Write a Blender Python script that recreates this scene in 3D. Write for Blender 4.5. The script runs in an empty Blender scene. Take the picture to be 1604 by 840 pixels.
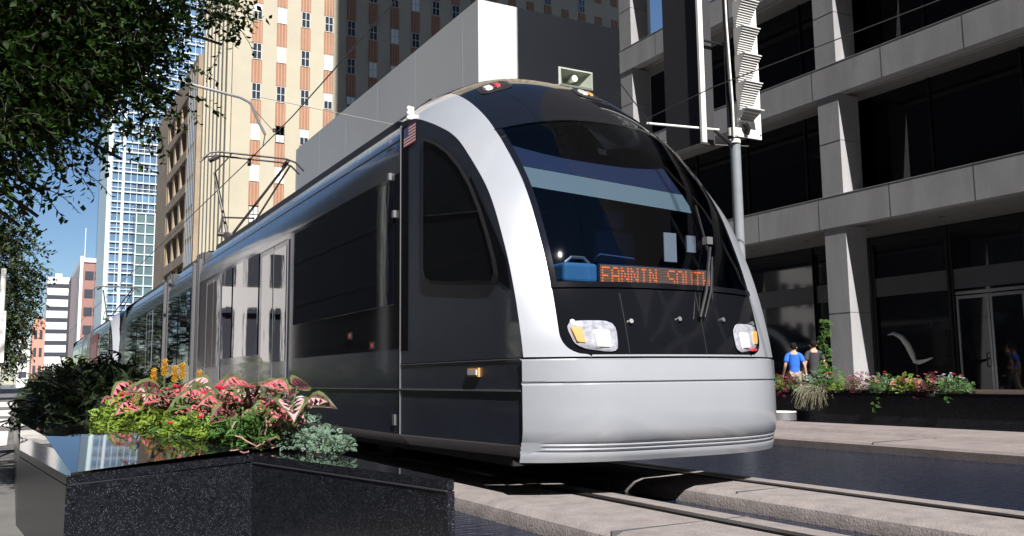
import bpy, math, random
from mathutils import Vector, Matrix
R = math.radians
random.seed(7)
C = bpy.context.scene.collection
scn = bpy.context.scene
# ------------------------------------------------------------------ camera
def make_camera():
    F, roll, yaw, pitch = 1400.0, .012, R(29), math.atan(172.8/1400.0)
    fw = Vector((math.sin(yaw)*math.cos(pitch), math.cos(yaw)*math.cos(pitch), math.sin(pitch)))
    r0 = Vector((math.cos(yaw), -math.sin(yaw), 0)); u0 = r0.cross(fw)
    rt = r0*math.cos(roll) - u0*math.sin(roll); up = rt.cross(fw)
    cd = bpy.data.cameras.new('camera'); cd.sensor_width = 36; cd.lens = 36*F/1604
    cd.clip_start = .05; cd.clip_end = 5000
    co = bpy.data.objects.new('camera', cd); C.objects.link(co)
    m = Matrix((rt, up, -fw)).transposed().to_4x4(); m.translation = Vector((0, 0, .85))
    co.matrix_world = m; scn.camera = co
make_camera()
SUN_EL = 45.5
sd = Vector((-.155*math.cos(R(SUN_EL)), -.988*math.cos(R(SUN_EL)), math.sin(R(SUN_EL)))).normalized()
w = bpy.data.worlds.new('World'); scn.world = w; w.use_nodes = True
nt = w.node_tree; bg = nt.nodes['Background']
sky = nt.nodes.new('ShaderNodeTexSky'); sky.sky_type = 'NISHITA'; sky.sun_disc = False
sky.sun_elevation = R(SUN_EL); sky.sun_rotation = math.atan2(sd.x, sd.y) % (2*math.pi)
sky.air_density = 1.0; sky.dust_density = 0; sky.ozone_density = 6
nt.links.new(sky.outputs[0], bg.inputs[0]); bg.inputs[1].default_value = .05
sl = bpy.data.lights.new('sun', 'SUN'); sl.energy = 5.0; sl.angle = R(.5); sl.color = (1, .96, .91)
so = bpy.data.objects.new('sun', sl); C.objects.link(so)
so.rotation_euler = sd.to_track_quat('Z', 'Y').to_euler()
scn.view_settings.view_transform = 'Standard'; scn.view_settings.look = 'None'
scn.view_settings.gamma = 1; scn.view_settings.use_curve_mapping = False
scn.view_settings.exposure = .95

# ------------------------------------------------------------------ materials
MATS = {}
def mat(name, col, rough=.6, metal=0, var=0, scale=5, bump=0, bscale=40, emit=None, spec=.5, coat=0, stretch=None,
        speck=None, transm=0, alpha=1, joints=None, ior=None):
    if name in MATS: return MATS[name]
    m = bpy.data.materials.new(name); m.use_nodes = True; t = m.node_tree; b = t.nodes['Principled BSDF']
    L = t.links.new
    b.inputs['Base Color'].default_value = (*col, 1); b.inputs['Roughness'].default_value = rough
    b.inputs['Metallic'].default_value = metal; b.inputs['Specular IOR Level'].default_value = spec
    b.inputs['Coat Weight'].default_value = coat; b.inputs['Coat Roughness'].default_value = .05
    if ior: b.inputs['IOR'].default_value = ior
    if transm: b.inputs['Transmission Weight'].default_value = transm
    b.inputs['Alpha'].default_value = alpha
    if emit: b.inputs['Emission Color'].default_value = (*emit[0], 1); b.inputs['Emission Strength'].default_value = emit[1]
    tc = t.nodes.new('ShaderNodeTexCoord'); mp = t.nodes.new('ShaderNodeMapping'); L(tc.outputs['Object'], mp.inputs[0])
    if stretch: mp.inputs['Scale'].default_value = stretch
    out = None
    if var:
        n = t.nodes.new('ShaderNodeTexNoise'); n.inputs['Scale'].default_value = scale; n.inputs['Detail'].default_value = 6
        n.inputs['Roughness'].default_value = .65; L(mp.outputs[0], n.inputs[0])
        r = t.nodes.new('ShaderNodeMapRange'); r.inputs[1].default_value = .3; r.inputs[2].default_value = .7
        r.inputs[3].default_value = 1-var; r.inputs[4].default_value = 1+var; L(n.outputs[0], r.inputs[0])
        x = t.nodes.new('ShaderNodeMix'); x.data_type = 'RGBA'; x.blend_type = 'MULTIPLY'; x.inputs[0].default_value = 1
        x.inputs[6].default_value = (*col, 1); L(r.outputs[0], x.inputs[7]); out = x.outputs[2]
    if speck:   # (colour, scale, threshold)
        v = t.nodes.new('ShaderNodeTexVoronoi'); v.inputs['Scale'].default_value = speck[1]; L(tc.outputs['Object'], v.inputs[0])
        n2 = t.nodes.new('ShaderNodeTexNoise'); n2.inputs['Scale'].default_value = speck[1]*.13; L(tc.outputs['Object'], n2.inputs[0])
        ad = t.nodes.new('ShaderNodeMath'); ad.operation = 'MULTIPLY_ADD'; ad.inputs[1].default_value = -.2; L(n2.outputs[0], ad.inputs[0]); L(v.outputs['Distance'], ad.inputs[2])
        mr = t.nodes.new('ShaderNodeMapRange'); mr.inputs[1].default_value = speck[2]; mr.inputs[2].default_value = speck[2]-.06
        L(ad.outputs[0], mr.inputs[0])
        x2 = t.nodes.new('ShaderNodeMix'); x2.data_type = 'RGBA'; L(mr.outputs[0], x2.inputs[0])
        if out: L(out, x2.inputs[6])
        else: x2.inputs[6].default_value = (*col, 1)
        x2.inputs[7].default_value = (*speck[0], 1); out = x2.outputs[2]
    if out: L(out, b.inputs['Base Color'])
    if bump:
        n = t.nodes.new('ShaderNodeTexNoise'); n.inputs['Scale'].default_value = bscale; n.inputs['Detail'].default_value = 5
        L(mp.outputs[0], n.inputs[0])
        bp = t.nodes.new('ShaderNodeBump'); bp.inputs['Strength'].default_value = bump; bp.inputs['Distance'].default_value = .02
        L(n.outputs[0], bp.inputs['Height']); L(bp.outputs[0], b.inputs['Normal'])
    MATS[name] = m; return m
def leafmat(name, col, var=.35, rough=.45, trans=.25):
    m = bpy.data.materials.new(name); m.use_nodes = True; t = m.node_tree; b = t.nodes['Principled BSDF']; L = t.links.new
    g = t.nodes.new('ShaderNodeNewGeometry'); r = t.nodes.new('ShaderNodeMapRange'); r.inputs[3].default_value = 1-var; r.inputs[4].default_value = 1+var
    L(g.outputs['Random Per Island'], r.inputs[0])
    x = t.nodes.new('ShaderNodeMix'); x.data_type = 'RGBA'; x.blend_type = 'MULTIPLY'; x.inputs[0].default_value = 1
    x.inputs[6].default_value = (*col, 1); L(r.outputs[0], x.inputs[7]); L(x.outputs[2], b.inputs['Base Color'])
    b.inputs['Roughness'].default_value = rough; b.inputs['Specular IOR Level'].default_value = .22
    tr = t.nodes.new('ShaderNodeBsdfTranslucent'); L(x.outputs[2], tr.inputs[0])
    ms = t.nodes.new('ShaderNodeMixShader'); ms.inputs[0].default_value = trans
    L(b.outputs[0], ms.inputs[1]); L(tr.outputs[0], ms.inputs[2]); L(ms.outputs[0], t.nodes['Material Output'].inputs[0])
    MATS[name] = m; return m

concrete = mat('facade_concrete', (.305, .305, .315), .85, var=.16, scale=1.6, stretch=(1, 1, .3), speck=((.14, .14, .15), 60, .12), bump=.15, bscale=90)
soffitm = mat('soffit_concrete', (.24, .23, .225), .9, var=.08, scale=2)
jointm = mat('joint', (.07, .07, .075), .9)
blackglass = mat('black_glass', (.006, .007, .010), .03, spec=.5, ior=1.5)
dimglass = mat('dim_glass', (.012, .014, .02), .05, var=.5, scale=.5, ior=1.55)
darkmetal = mat('dark_metal', (.03, .03, .034), .4, metal=.5)
bronze = mat('transom_panel', (.11, .11, .125), .5, var=.1, scale=2)
alu = mat('aluminium', (.45, .46, .48), .35, metal=.8)
white_paint = mat('white_paint', (.78, .78, .76), .5, var=.05, scale=3)
granite = mat('black_granite', (.010, .011, .015), .30, spec=.3, speck=((.20, .21, .26), 125, .10), var=.6, scale=35)
polished = mat('polished_black_granite', (.005, .005, .007), .035, ior=1.7)
soil = mat('soil', (.035, .022, .018), .95, var=.5, scale=30, bump=1, bscale=60)
pave = mat('plaza_paving', (.12, .118, .115), .8, var=.2, scale=1.5, bump=.2)
beamm = mat('track_concrete', (.21, .185, .18), .85, var=.22, scale=6, bump=.35, bscale=60, speck=((.10, .085, .08), 90, .07))
kerbm = mat('kerb_stone', (.20, .17, .165), .85, var=.2, scale=3, bump=.3, bscale=60, speck=((.10, .085, .08), 90, .07))
railm = mat('rail_steel', (.10, .09, .085), .35, metal=.8)
roadm = mat('street_concrete', (.15, .145, .14), .9, var=.2, scale=.6)

# ------------------------------------------------------------------ mesh builder
class MB:
    def __init__(s): s.v = []; s.f = []; s.m = []
    def face(s, pts, mi=0):
        n = len(s.v); s.v += [tuple(p) for p in pts]; s.f.append(tuple(range(n, n+len(pts)))); s.m.append(mi); return s
    def add(s, vs, fs, mi=0):
        n = len(s.v); s.v += [tuple(p) for p in vs]
        for f in fs: s.f.append(tuple(i+n for i in f)); s.m.append(mi)
        return s
    def box(s, x0, x1, y0, y1, z0, z1, mi=0):
        s.add([(x0,y0,z0),(x1,y0,z0),(x1,y1,z0),(x0,y1,z0),(x0,y0,z1),(x1,y0,z1),(x1,y1,z1),(x0,y1,z1)],
              [(0,3,2,1),(4,5,6,7),(0,1,5,4),(1,2,6,5),(2,3,7,6),(3,0,4,7)], mi)
        return s
    def prism(s, poly, z0, z1, mi=0, mtop=None):
        n = len(poly); vs = [(x, y, z0) for x, y in poly]+[(x, y, z1) for x, y in poly]
        s.add(vs, [tuple(range(n-1, -1, -1))]+[(i, (i+1) % n, n+(i+1) % n, n+i) for i in range(n)], mi)
        s.add([(x, y, z1) for x, y in poly], [tuple(range(n))], mi if mtop is None else mtop)
        return s
    def tube(s, pts, r, n=8, mi=0, cap=True):
        pts = [Vector(p) for p in pts]; rs = r if isinstance(r, (list, tuple)) else [r]*len(pts)
        vs = []; prev = None
        for i, p in enumerate(pts):
            d = (pts[min(i+1, len(pts)-1)]-pts[max(i-1, 0)]).normalized()
            a = d.orthogonal().normalized() if prev is None else (prev - d*prev.dot(d)).normalized()
            prev = a; b = d.cross(a)
            for k in range(n):
                t = 2*math.pi*k/n; vs.append(p+(a*math.cos(t)+b*math.sin(t))*rs[i])
        fs = [(i*n+k, i*n+(k+1) % n, (i+1)*n+(k+1) % n, (i+1)*n+k) for i in range(len(pts)-1) for k in range(n)]
        if cap: fs += [tuple(range(n-1, -1, -1)), tuple(range((len(pts)-1)*n, len(pts)*n))]
        s.add(vs, fs, mi); return s
    def grid(s, fn, nu, nv, mi=0, flip=False):
        vs = [fn(i/nu, j/nv) for j in range(nv+1) for i in range(nu+1)]
        fs = []
        for j in range(nv):
            for i in range(nu):
                a = j*(nu+1)+i; q = (a, a+1, a+nu+2, a+nu+1); fs.append(q[::-1] if flip else q)
        s.add(vs, fs, mi); return s
    def build(s, name, mats, parent=None, smooth=False, base=None, angle=40):
        if not isinstance(mats, (list, tuple)): mats = [mats]
        off = Vector((0, 0, 0))
        if parent is None:
            if base is None:
                xs = [v[0] for v in s.v]; ys = [v[1] for v in s.v]; zs = [v[2] for v in s.v]
                base = ((min(xs)+max(xs))/2, (min(ys)+max(ys))/2, min(zs))
            off = Vector(base)
        me = bpy.data.meshes.new(name)
        me.from_pydata([(v[0]-off.x, v[1]-off.y, v[2]-off.z) for v in s.v], [], s.f)
        for m in mats: me.materials.append(m)
        me.polygons.foreach_set('material_index', s.m)
        if smooth:
            me.polygons.foreach_set('use_smooth', [True]*len(s.f)); me.set_sharp_from_angle(angle=R(angle))
        me.update()
        o = bpy.data.objects.new(name, me); C.objects.link(o)
        if parent is not None:
            o.parent = parent
            if parent.type == 'EMPTY': o.location = -parent.location
        else: o.location = off
        return o
def bevel(o, w=.01, seg=2):
    b = o.modifiers.new('bevel', 'BEVEL'); b.width = w; b.segments = seg; b.limit_method = 'ANGLE'; return o
def tag(o, label=None, cat=None, group=None, kind=None):
    if label: o['label'] = label
    if cat: o['category'] = cat
    if group: o['group'] = group
    if kind: o['kind'] = kind
    return o
def thing(name, loc, label, cat, group=None):
    o = bpy.data.objects.new(name, None); C.objects.link(o); o.location = loc; o.empty_display_size = .2
    return tag(o, label, cat, group)
ORD = 'first second third fourth fifth sixth seventh eighth ninth tenth eleventh twelfth thirteenth fourteenth fifteenth sixteenth seventeenth eighteenth nineteenth'.split()
def kids(o): return [c for c in C.objects if c.parent == o]
def copy_tree(o, parent=None):
    c = o.copy(); C.objects.link(c); c.parent = parent
    for ch in kids(o): copy_tree(ch, c)
    return c
def struct(o): o['kind'] = 'structure'; return o
def copies(proto, parent, offs):
    for d in offs:
        c = proto.copy(); C.objects.link(c); c.parent = parent; c.location = proto.location+Vector(d)
    return

# ------------------------------------------------------------------ ground, water, track
struct(MB().box(-1500, 1500, 24, 3000, -.6, -.012).build('ground', roadm))
struct(MB().box(-1500, 1500, -60, 24, -1.2, -.62).build('ground_below_pool', roadm))
struct(MB().box(-60, 1.72, -60, 24, -.6, 0).build('pavement', pave))
struct(MB().box(-9, 2.2, 24, 400, -.05, 0).build('pavement', pave))
m_ = MB(); m_.box(1.72, 9.35, -60, 24, -.62, -.5); struct(m_.build('pool_bed', mat('pool_bed_stone', (.02, .025, .035), .6)))
# rippled water surface (real geometry waves + fine bump)
def wfn(i, j):
    x = 1.72+7.63*i; y = -3+27*j
    return (x, y, -.12)
water = mat('pool_water', (.006, .012, .03), .05, bump=1.0, bscale=8, spec=.5, ior=1.33, stretch=(1.0, 2.2, 1))
struct(MB().grid(wfn, 4, 8).build('water', water))
def profile_y(name, prof, y0, y1, m, bev=None, segs=1):   # closed profile (x,z) extruded along Y
    mb = MB(); n = len(prof)
    vs = []
    for k in range(segs+1):
        y = y0+(y1-y0)*k/segs
        vs += [(x, y, z) for x, z in prof]
    fs = [(k*n+(i+1) % n, k*n+i, (k+1)*n+i, (k+1)*n+(i+1) % n) for k in range(segs) for i in range(n)]
    fs += [tuple(range(n)), tuple(range((segs+1)*n-1, segs*n-1, -1))]
    mb.add(vs, fs); return mb
def track_beam(xr, lo, hi):
    # rounded concrete plinth with a groove holding the rail
    p = [(xr-lo, -.5), (xr-lo, -.10), (xr-lo+.03, -.035), (xr-lo+.10, -.006), (xr-.075, 0), (xr-.07, -.05), (xr+.07, -.05), (xr+.075, 0),
         (xr+hi-.10, -.004), (xr+hi-.03, -.03), (xr+hi, -.09), (xr+hi, -.5)]
    o = profile_y('track_beam', p, -30, 24, beamm, segs=60).build('track_beam', beamm, smooth=True, angle=30); struct(o)
    r = profile_y('rail', [(xr-.036, -.05), (xr-.036, .006), (xr+.034, .006), (xr+.034, -.05)], -30, 400, railm).build('rail', railm); struct(r)
track_beam(3.70, .78, .34); track_beam(5.24, .62, .36)
jm_ = MB(); y = -2.0
while y < 22:
    jm_.box(2.94, 3.62, y, y+.012, -.03, .0015); jm_.box(3.78, 3.96, y, y+.012, -.03, .0015); jm_.box(4.7, 5.16, y+.9, y+.912, -.03, .0015); jm_.box(9.36, 11.78, y+.4, y+.41, -.03, .0645 if False else .014); y += 3.1
struct(jm_.build('expansion_joints', jointm))
# far edge of the pool: two stepped stone courses
kp = [(9.35, -.5), (9.35, -.03), (9.38, 0), (10.45, .012), (10.5, .0), (10.54, -.03), (10.58, .02), (10.62, .05), (11.75, .06), (11.8, .03), (11.8, -.5)]
struct(profile_y('pool_kerb', kp, -30, 24, kerbm, segs=50).build('kerb', kerbm, smooth=True, angle=30))
struct(MB().box(11.8, 60, -60, 24, -.6, .0).build('sidewalk', pave))
struct(MB().box(12.5, 60, 24, 420, -.05, .0).build('sidewalk', pave))
# sunlit pavement between tree shadows, put in as pale bands
bandm = mat('sunlit_paving_band', (.62, .60, .57), .8, var=.1, scale=2)
mb = MB()
for a, b in ((14.6, 18.9), (21.2, 25.6), (28.2, 34), (39.5, 50)): mb.box(-9, -.05, a, b, .0, .006)
struct(mb.build('sunlit_bands', bandm))

# ------------------------------------------------------------------ tram
silver = mat('tram_silver_paint', (.34, .36, .40), .30, metal=.2, coat=.6, var=.035, scale=1.6)
graphite = mat('tram_graphite_paint', (.028, .033, .052), .38, coat=.35, var=.18, scale=3)
lowerg = mat('tram_lower_panel', (.028, .033, .052), .25, coat=.5, var=.22, scale=2.2)
covem = mat('tram_cove_metal', (.19, .20, .22), .16, metal=.85, bump=.25, bscale=.9, stretch=(1, 1, 2.4))
gloss = mat('tram_black_gloss', (.006, .0065, .009), .06)
bodyglass = mat('tram_side_glass', (.004, .005, .010), .02, bump=.12, bscale=.8, ior=1.75, stretch=(1, 1.5, .35))
rubber = mat('rubber_gasket', (.01, .01, .012), .5)
roofm = mat('tram_roof_fairing', (.02, .02, .023), .45, var=.2, scale=3)
seam = mat('bright_seam', (.30, .30, .33), .35, metal=.6)
under = mat('underframe', (.012, .012, .014), .8)
# windshield: thin tinted glass (transparent + reflective)
wg = bpy.data.materials.new('windshield_glass'); wg.use_nodes = True; t = wg.node_tree
for n in list(t.nodes):
    if n.type != 'OUTPUT_MATERIAL': t.nodes.remove(n)
tp = t.nodes.new('ShaderNodeBsdfTransparent'); tp.inputs[0].default_value = (.50, .56, .64, 1)
gl = t.nodes.new('ShaderNodeBsdfGlossy'); gl.inputs['Roughness'].default_value = .02
fr = t.nodes.new('ShaderNodeFresnel'); fr.inputs[0].default_value = 1.45
mx = t.nodes.new('ShaderNodeMixShader'); t.links.new(fr.outputs[0], mx.inputs[0]); t.links.new(tp.outputs[0], mx.inputs[1]); t.links.new(gl.outputs[0], mx.inputs[2])
t.links.new(mx.outputs[0], t.nodes['Material Output'].inputs[0])

TT = [((5.62,1.0),(5.30,1.0)),((5.66,1.2),(5.34,1.2)),((5.75,1.52),(5.43,1.53)),((5.89,1.87),(5.56,1.92)),((6.14,2.32),(5.78,2.42)),((6.54,2.74),(6.10,2.92)),((6.78,2.93),(6.30,3.12)),((7.05,3.07),(6.62,3.38)),((7.35,3.2),(7.0,3.62)),((7.63,3.30),(7.45,3.80)),((7.98,3.36),(8.0,3.88))]
XC, HW = 4.42, 1.22
def cr(a, b, c, d, t):
    return .5*((2*b)+(-a+c)*t+(2*a-5*b+4*c-d)*t*t+(-a+3*b-3*c+d)*t**3)
def row(t):
    i = min(max(int(t), 0), 9); f = t-i
    g = [TT[max(i-1, 0)], TT[i], TT[i+1], TT[min(i+2, 10)]]
    return [cr(*[g[k][a][b] for k in range(4)], f) for a in (0, 1) for b in (0, 1)]
def S(t, u, off=0):
    ys, zs, yc, zc = row(t); wv = 1-abs(u)**2.4
    p = Vector((XC+HW*u, ys+(yc-ys)*wv, zs+(zc-zs)*wv))
    if off:
        e = .01; a = S(t+e if t < 9.9 else t-e, u); b = S(t, min(u+e, 1) if u < 1-e else u-e)
        n = (a-p).cross(b-p); n.normalize()
        if n.y > 0 or (abs(n.y) < .3 and n.z < 0): n = -n
        if t >= 9 and n.z < 0: n = -n
        p = p+n*off
    return p
WS_T = 5.55; BASE_T = 2.06; BLK_T = .12
def ub(t):  # half width (in u) of the dark mask; rounded at the lower corners
    b = .80
    if t < .95:
        k = (.95-t)/(.95-BLK_T); b -= .17*(1-math.sqrt(max(0, 1-k*k)))
    if t > WS_T: b = .80-.02*(t-WS_T)
    return b
def mirror(fn, on):   # rear cab: the same shape turned round
    return (lambda p: Vector((2*XC-p[0], 40.7-p[1], p[2]))) if on else (lambda p: p)
def cab_shell(root, rear=False):
    M = mirror(None, rear)
    mb = MB()   # silver arch, both legs joined by the chin
    for s in (-1, 1):
        MB().grid(lambda i, j: M(S(10*j, s*(ub(10*j)+(1-ub(10*j))*i), 0)), 10, 80, 0, flip=(s > 0)).build('arch', silver, root, smooth=True)
    MB().grid(lambda i, j: M(S(BLK_T*j, -ub(0)+2*ub(0)*i)), 40, 2).build('chin', silver, root, smooth=True)
    MB().grid(lambda i, j: M(S(WS_T+(10-WS_T)*j, (2*i-1)*(ub(WS_T+(10-WS_T)*j)))), 40, 40).build('hood', gloss, root, smooth=True)
    # glass
    MB().grid(lambda i, j: M(S(BASE_T+(WS_T-BASE_T)*j, (2*i-1)*.765)), 40, 40).build('windshield', gloss if rear else wg, root, smooth=True)
    # black frame around the windshield
    fb = MB()
    for s in (-1, 1):
        fb.grid(lambda i, j: M(S(BASE_T+(WS_T-BASE_T)*j, s*(.765+.035*i), .006)), 2, 40)
    fb.grid(lambda i, j: M(S(WS_T-.07+.07*j, (2*i-1)*.80, .012)), 40, 1)
    fb.grid(lambda i, j: M(S(BASE_T-.10+.12*j, (2*i-1)*.80, .014)), 40, 1)
    fb.build('windshield_frame', gloss, root, smooth=True)
    # lower mask
    MB().grid(lambda i, j: M(S(BLK_T+(BASE_T-BLK_T)*j, (2*i-1)*ub(BLK_T+(BASE_T-BLK_T)*j))), 60, 30).build('headlight_mask', gloss, root, smooth=True)
    # lower bumper
    def bp(u, z):
        k = abs(u)**3.2; bul = .05*math.sin(math.pi*min(1, max(0, (z-.25)/.8)))
        y = 5.62-(.34+bul+.02)*(1-k)
        x = XC+(HW+.012)*math.copysign(abs(u)**.92, u)
        tuck = max(0, .45-z); y += tuck*.45*(1-.4*k)
        return Vector((x, y, z))
    zs = [.985, .975, .96, .90, .86, .83, .824, .818, .806, .80, .794, .74, .6, .48, .40, .385, .37, .355, .34, .325, .31, .28, .25]
    insets = {.818: .014, .806: .014, .385: .012, .355: .012, .325: .012}
    bm = MB()
    def bf(i, j):
        z = zs[min(len(zs)-1, int(round(j*(len(zs)-1))))]; p = bp(2*i-1, z); p.y += insets.get(z, 0)
        if z == .985: p.y += .03
        return M(p)
    bm.grid(bf, 48, len(zs)-1, flip=True)
    bm.face([M(bp(2*i/48-1, .25)) for i in range(49)])
    bm.build('bumper', silver, root, smooth=True, angle=60)
    MB().grid(lambda i, j: M(S(-.06+.14*j, 2*i-1, -.012)), 40, 1).build('bumper_gap', rubber, root)
    # dark side panel between the seam and the arch, both sides
    for s in (-1, 1):
        sp = MB()
        X = XC+HW*s
        poly = [S(t/5, s) for t in range(0, 51)]
        poly = [Vector((X, p.y, p.z)) for p in poly]
        for k in range(50):
            a, b = poly[k], poly[k+1]
            sp.face([M(a), M(b), M(Vector((X, 7.98, b.z))), M(Vector((X, 7.98, a.z)))])
        sp.face([M(Vector((X, 5.64, .985))), M(Vector((X, 7.98, .985))), M(Vector((X, 7.98, .765))), M(Vector((X, 5.64, .765)))])
        sp.face([M(Vector((X, 5.64, .755))), M(Vector((X, 7.98, .755))), M(Vector((X, 7.98, .34))), M(Vector((X, 5.64, .37)))])
        sp.face([M(Vector((X, 5.64, .37))), M(Vector((X, 7.98, .34))), M(Vector((X-.10*s, 7.98, .24))), M(Vector((X-.10*s, 5.75, .27)))])
        sp.build('cab_side', graphite, root)
    # side window of the cab
    if not rear:
        for s in (-1, 1):
            X = XC+HW*s
            cw = [(7.40, 3.03), (7.14, 2.93), (6.9, 2.80), (6.66, 2.62), (6.46, 2.42), (6.30, 2.2), (6.17, 1.98), (6.07, 1.78), (6.03, 1.66), (6.07, 1.60), (6.9, 1.68), (7.25, 1.72), (7.36, 1.76), (7.41, 1.84)]
            g = MB(); g.face([(X+.012*s, y, z) for y, z in cw]); win = g.build('cab_window', mat('cab_side_glass', (.006, .007, .01), .05, ior=1.5), root)
            cy, cz = 6.8, 2.2
            f = MB(); n = len(cw)
            o_ = [(cy+(y-cy)*1.07, cz+(z-cz)*1.06) for y, z in cw]
            for k in range(n):
                a, b, c, d = cw[k], cw[(k+1) % n], o_[(k+1) % n], o_[k]
                f.face([(X+.02*s, *a), (X+.02*s, *b), (X+.006*s, *c), (X+.006*s, *d)])
            f.tube([(X+.016*s, 7.36, 2.32), (X+.016*s, 6.28, 2.18)], .006, 4)
            f.build('window_gasket', rubber, win)
            # black swoosh below the window reaching the arch
            MB().face([(X+.004*s, 7.30, 1.70), (X+.004*s, 6.0, 1.60), (X+.004*s, 5.80, 1.50), (X+.004*s, 5.86, 1.74), (X+.004*s, 6.1, 2.06), (X+.004*s, 6.45, 2.5)]).build('window_surround', gloss, root)
            hb = MB(); hb.face([(X+.003*s, 7.98, 3.3), (X+.003*s, 7.79, 3.28), (X+.003*s, 7.79, 1.12), (X+.003*s, 7.98, 1.12)]); hb.build('door_pillar_panel', gloss, root)
            lm = MB()
            lm.tube([(X+.004*s, 7.98, .34), (X+.004*s, 7.98, 3.32)], .008, 4)
            lm.tube([(X+.004*s, 7.98, .76), (X+.004*s, 5.66, .76)], .009, 4)
            lm.tube([(X+.002*s, 7.98, .99), (X+.002*s, 5.66, .99)], .005, 4)
            lm.build('trim_line', seam, root)
            tl = MB(); tl.tube([(X-.004*s, 5.64, .76), (X-.004*s, 5.64, .42), (X-.02*s, 5.66, .34)], .010, 6); tl.build('bumper_trim', seam, root)

def make_tram():
    root = thing('tram', (4.42, 5.3, 0), 'silver and black light rail tram with a rounded nose, running on the near rails', 'tram', 'coupled light rail trams')
    cab_shell(root); cab_shell(root, True)
    XL, XR = XC-HW, XC+HW
    # passenger body: cross-section of the side, cove and roof
    def side_strip(name, sg, y0, y1, prof, m, smooth=False):
        X = XC+HW*sg; mb = MB(); vs = [(X-sg*x, y, z) for y in (y0, y1) for x, z in prof]; n = len(prof)
        mb.add(vs, [(k, k+1, n+k+1, n+k) for k in range(n-1)]); return mb.build(name, m, root, smooth=smooth, angle=60)
    secs = [(7.985, 18.9), (19.75, 23.1), (23.95, 32.72)]
    for si, (a, b) in enumerate(secs):
        MB().box(XL+.02, XR-.02, a, b, .9, .92).build('floor', under, root)
        for sg in (-1, 1):
            X = XC+HW*sg
            side_strip('lower_body', sg, a, b, [(.10, .24), (0, .34), (0, 1.14)], lowerg)
            side_strip('side_wall', sg, a, b, [(0, 1.14), (0, 2.86)], gloss)
            cv = side_strip('cove_panel', sg, a, b, [(0, 2.86), (.0, 3.02), (.045, 3.22), (.14, 3.40), (.24, 3.50)], covem, True)
            MB().tube([(X-sg*.042, a, 3.222), (X-sg*.042, b, 3.222)], .006, 4).build('cove_trim', seam, cv)
            MB().tube([(X+sg*.002, a, .76), (X+sg*.002, b, .76)], .006, 4).build('trim_line', seam, root)
            y = a+2.1
            while y < b-.5:
                MB().tube([(X-sg*.0, y, 3.0), (X-sg*.05, y, 3.22), (X-sg*.245, y, 3.5)], .004, 4).build('cove_joint', seam, cv); y += 2.45
        vs = [(XC+q*x, y, z) for y in (a, b) for q, x, z in ((-1, HW-.24, 3.50), (-1, HW-.30, 3.52), (-1, HW-.31, 3.64), (-1, .5, 3.68), (1, .5, 3.68), (1, HW-.31, 3.64), (1, HW-.30, 3.52), (1, HW-.24, 3.5))]
        MB().add(vs, [(k, k+1, 9+k, 8+k) for k in range(7)]).build('roof', roofm, root)
    # windows and doors (left and right side)
    wins = [(8.15, 11.75, 1.58, 2.80), (13.75, 15.55, 1.25, 2.80), (15.68, 16.5, 1.25, 2.8), (18.05, 18.8, 1.25, 2.80), (19.9, 21.35, 1.2, 2.8), (21.5, 22.95, 1.2, 2.8), (24.1, 25.6, 1.2, 2.8), (27.15, 29.3, 1.2, 2.8), (29.45, 31.3, 1.2, 2.8)]
    doors = [(12.05, 13.55), (16.6, 17.95), (25.75, 27.0)]
    for X, s in ((XL, -1), (XR, 1)):
        for y0, y1, z0, z1 in wins:
            g = MB().box(min(X, X+s*.012), max(X, X+s*.012), y0, y1, z0, z1)
            g.build('window', bodyglass, root)
        for y0, y1 in doors:
            d = MB().box(min(X, X+s*.016), max(X, X+s*.016), y0, y1, .42, 2.78)
            dd = d.build('door', lowerg, root)
            ym = (y0+y1)/2
            for a, b in ((y0+.06, ym-.03), (ym+.03, y1-.06)):
                MB().box(min(X+s*.016, X+s*.022), max(X+s*.016, X+s*.022), a, b, 1.12, 2.70).build('door_glass', bodyglass, dd)
            f = MB()
            for yy in (y0, ym, y1): f.tube([(X+s*.018, yy, .42), (X+s*.018, yy, 2.78)], .006 if yy != y0 else .009, 4)
            f.tube([(X+s*.018, y0, 2.78), (X+s*.018, y1, 2.78)], .006, 4)
            f.build('door_frame', seam if s < 0 else darkmetal, dd)
    for y, z in ((9.45, 1.33), (8.75, 1.20)):
        MB().box(XL-.012, XL, y-.06, y+.06, z-.04, z+.04, 0).box(XL-.018, XL-.012, y-.035, y+.01, z-.02, z+.02, 1).build('door_button', [darkmetal, mat('button_red', (.4, .04, .05), .4)], root)
    for y, z in ((8.25, 2.86), (8.12, 2.46)):
        MB().box(XL-.03, XL, y-.02, y+.03, z-.03, z+.04).build('side_camera', alu, root)
    # bellows between sections
    for a, b in ((18.9, 19.75), (23.1, 23.95)):
        mb = MB()
        for k in range(7):
            y = a+(b-a)*k/7; d = .05 if k % 2 else .09
            mb.box(XL+d, XR-d, y, y+(b-a)/7-.01, .35, 3.5)
        mb.build('bellows', mat('bellows_rubber', (.06, .06, .07), .7), root)
        for yy in (a+.02, b-.14):
            for x0, x1 in ((XL-.01, XL+.05), (XR-.05, XR+.01)): MB().box(x0, x1, yy, yy+.12, .4, 3.35).build('bellows_frame', mat('bellows_post', (.16, .16, .17), .4, metal=.5), root)
    # underframe and wheels
    MB().box(XL+.28, XR-.28, 6.3, 34.3, .16, .42).build('underframe', under, root)
    for yb in (9.5, 11.3, 20.6, 22.2, 29.6, 31.4):
        for X in (3.70, 5.14):
            MB().tube([(X-.05, yb, .33), (X+.07, yb, .33)], .33, 20).build('wheel', under, root)
    # roof shoulder caps behind the hood
    cap = MB()
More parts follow.
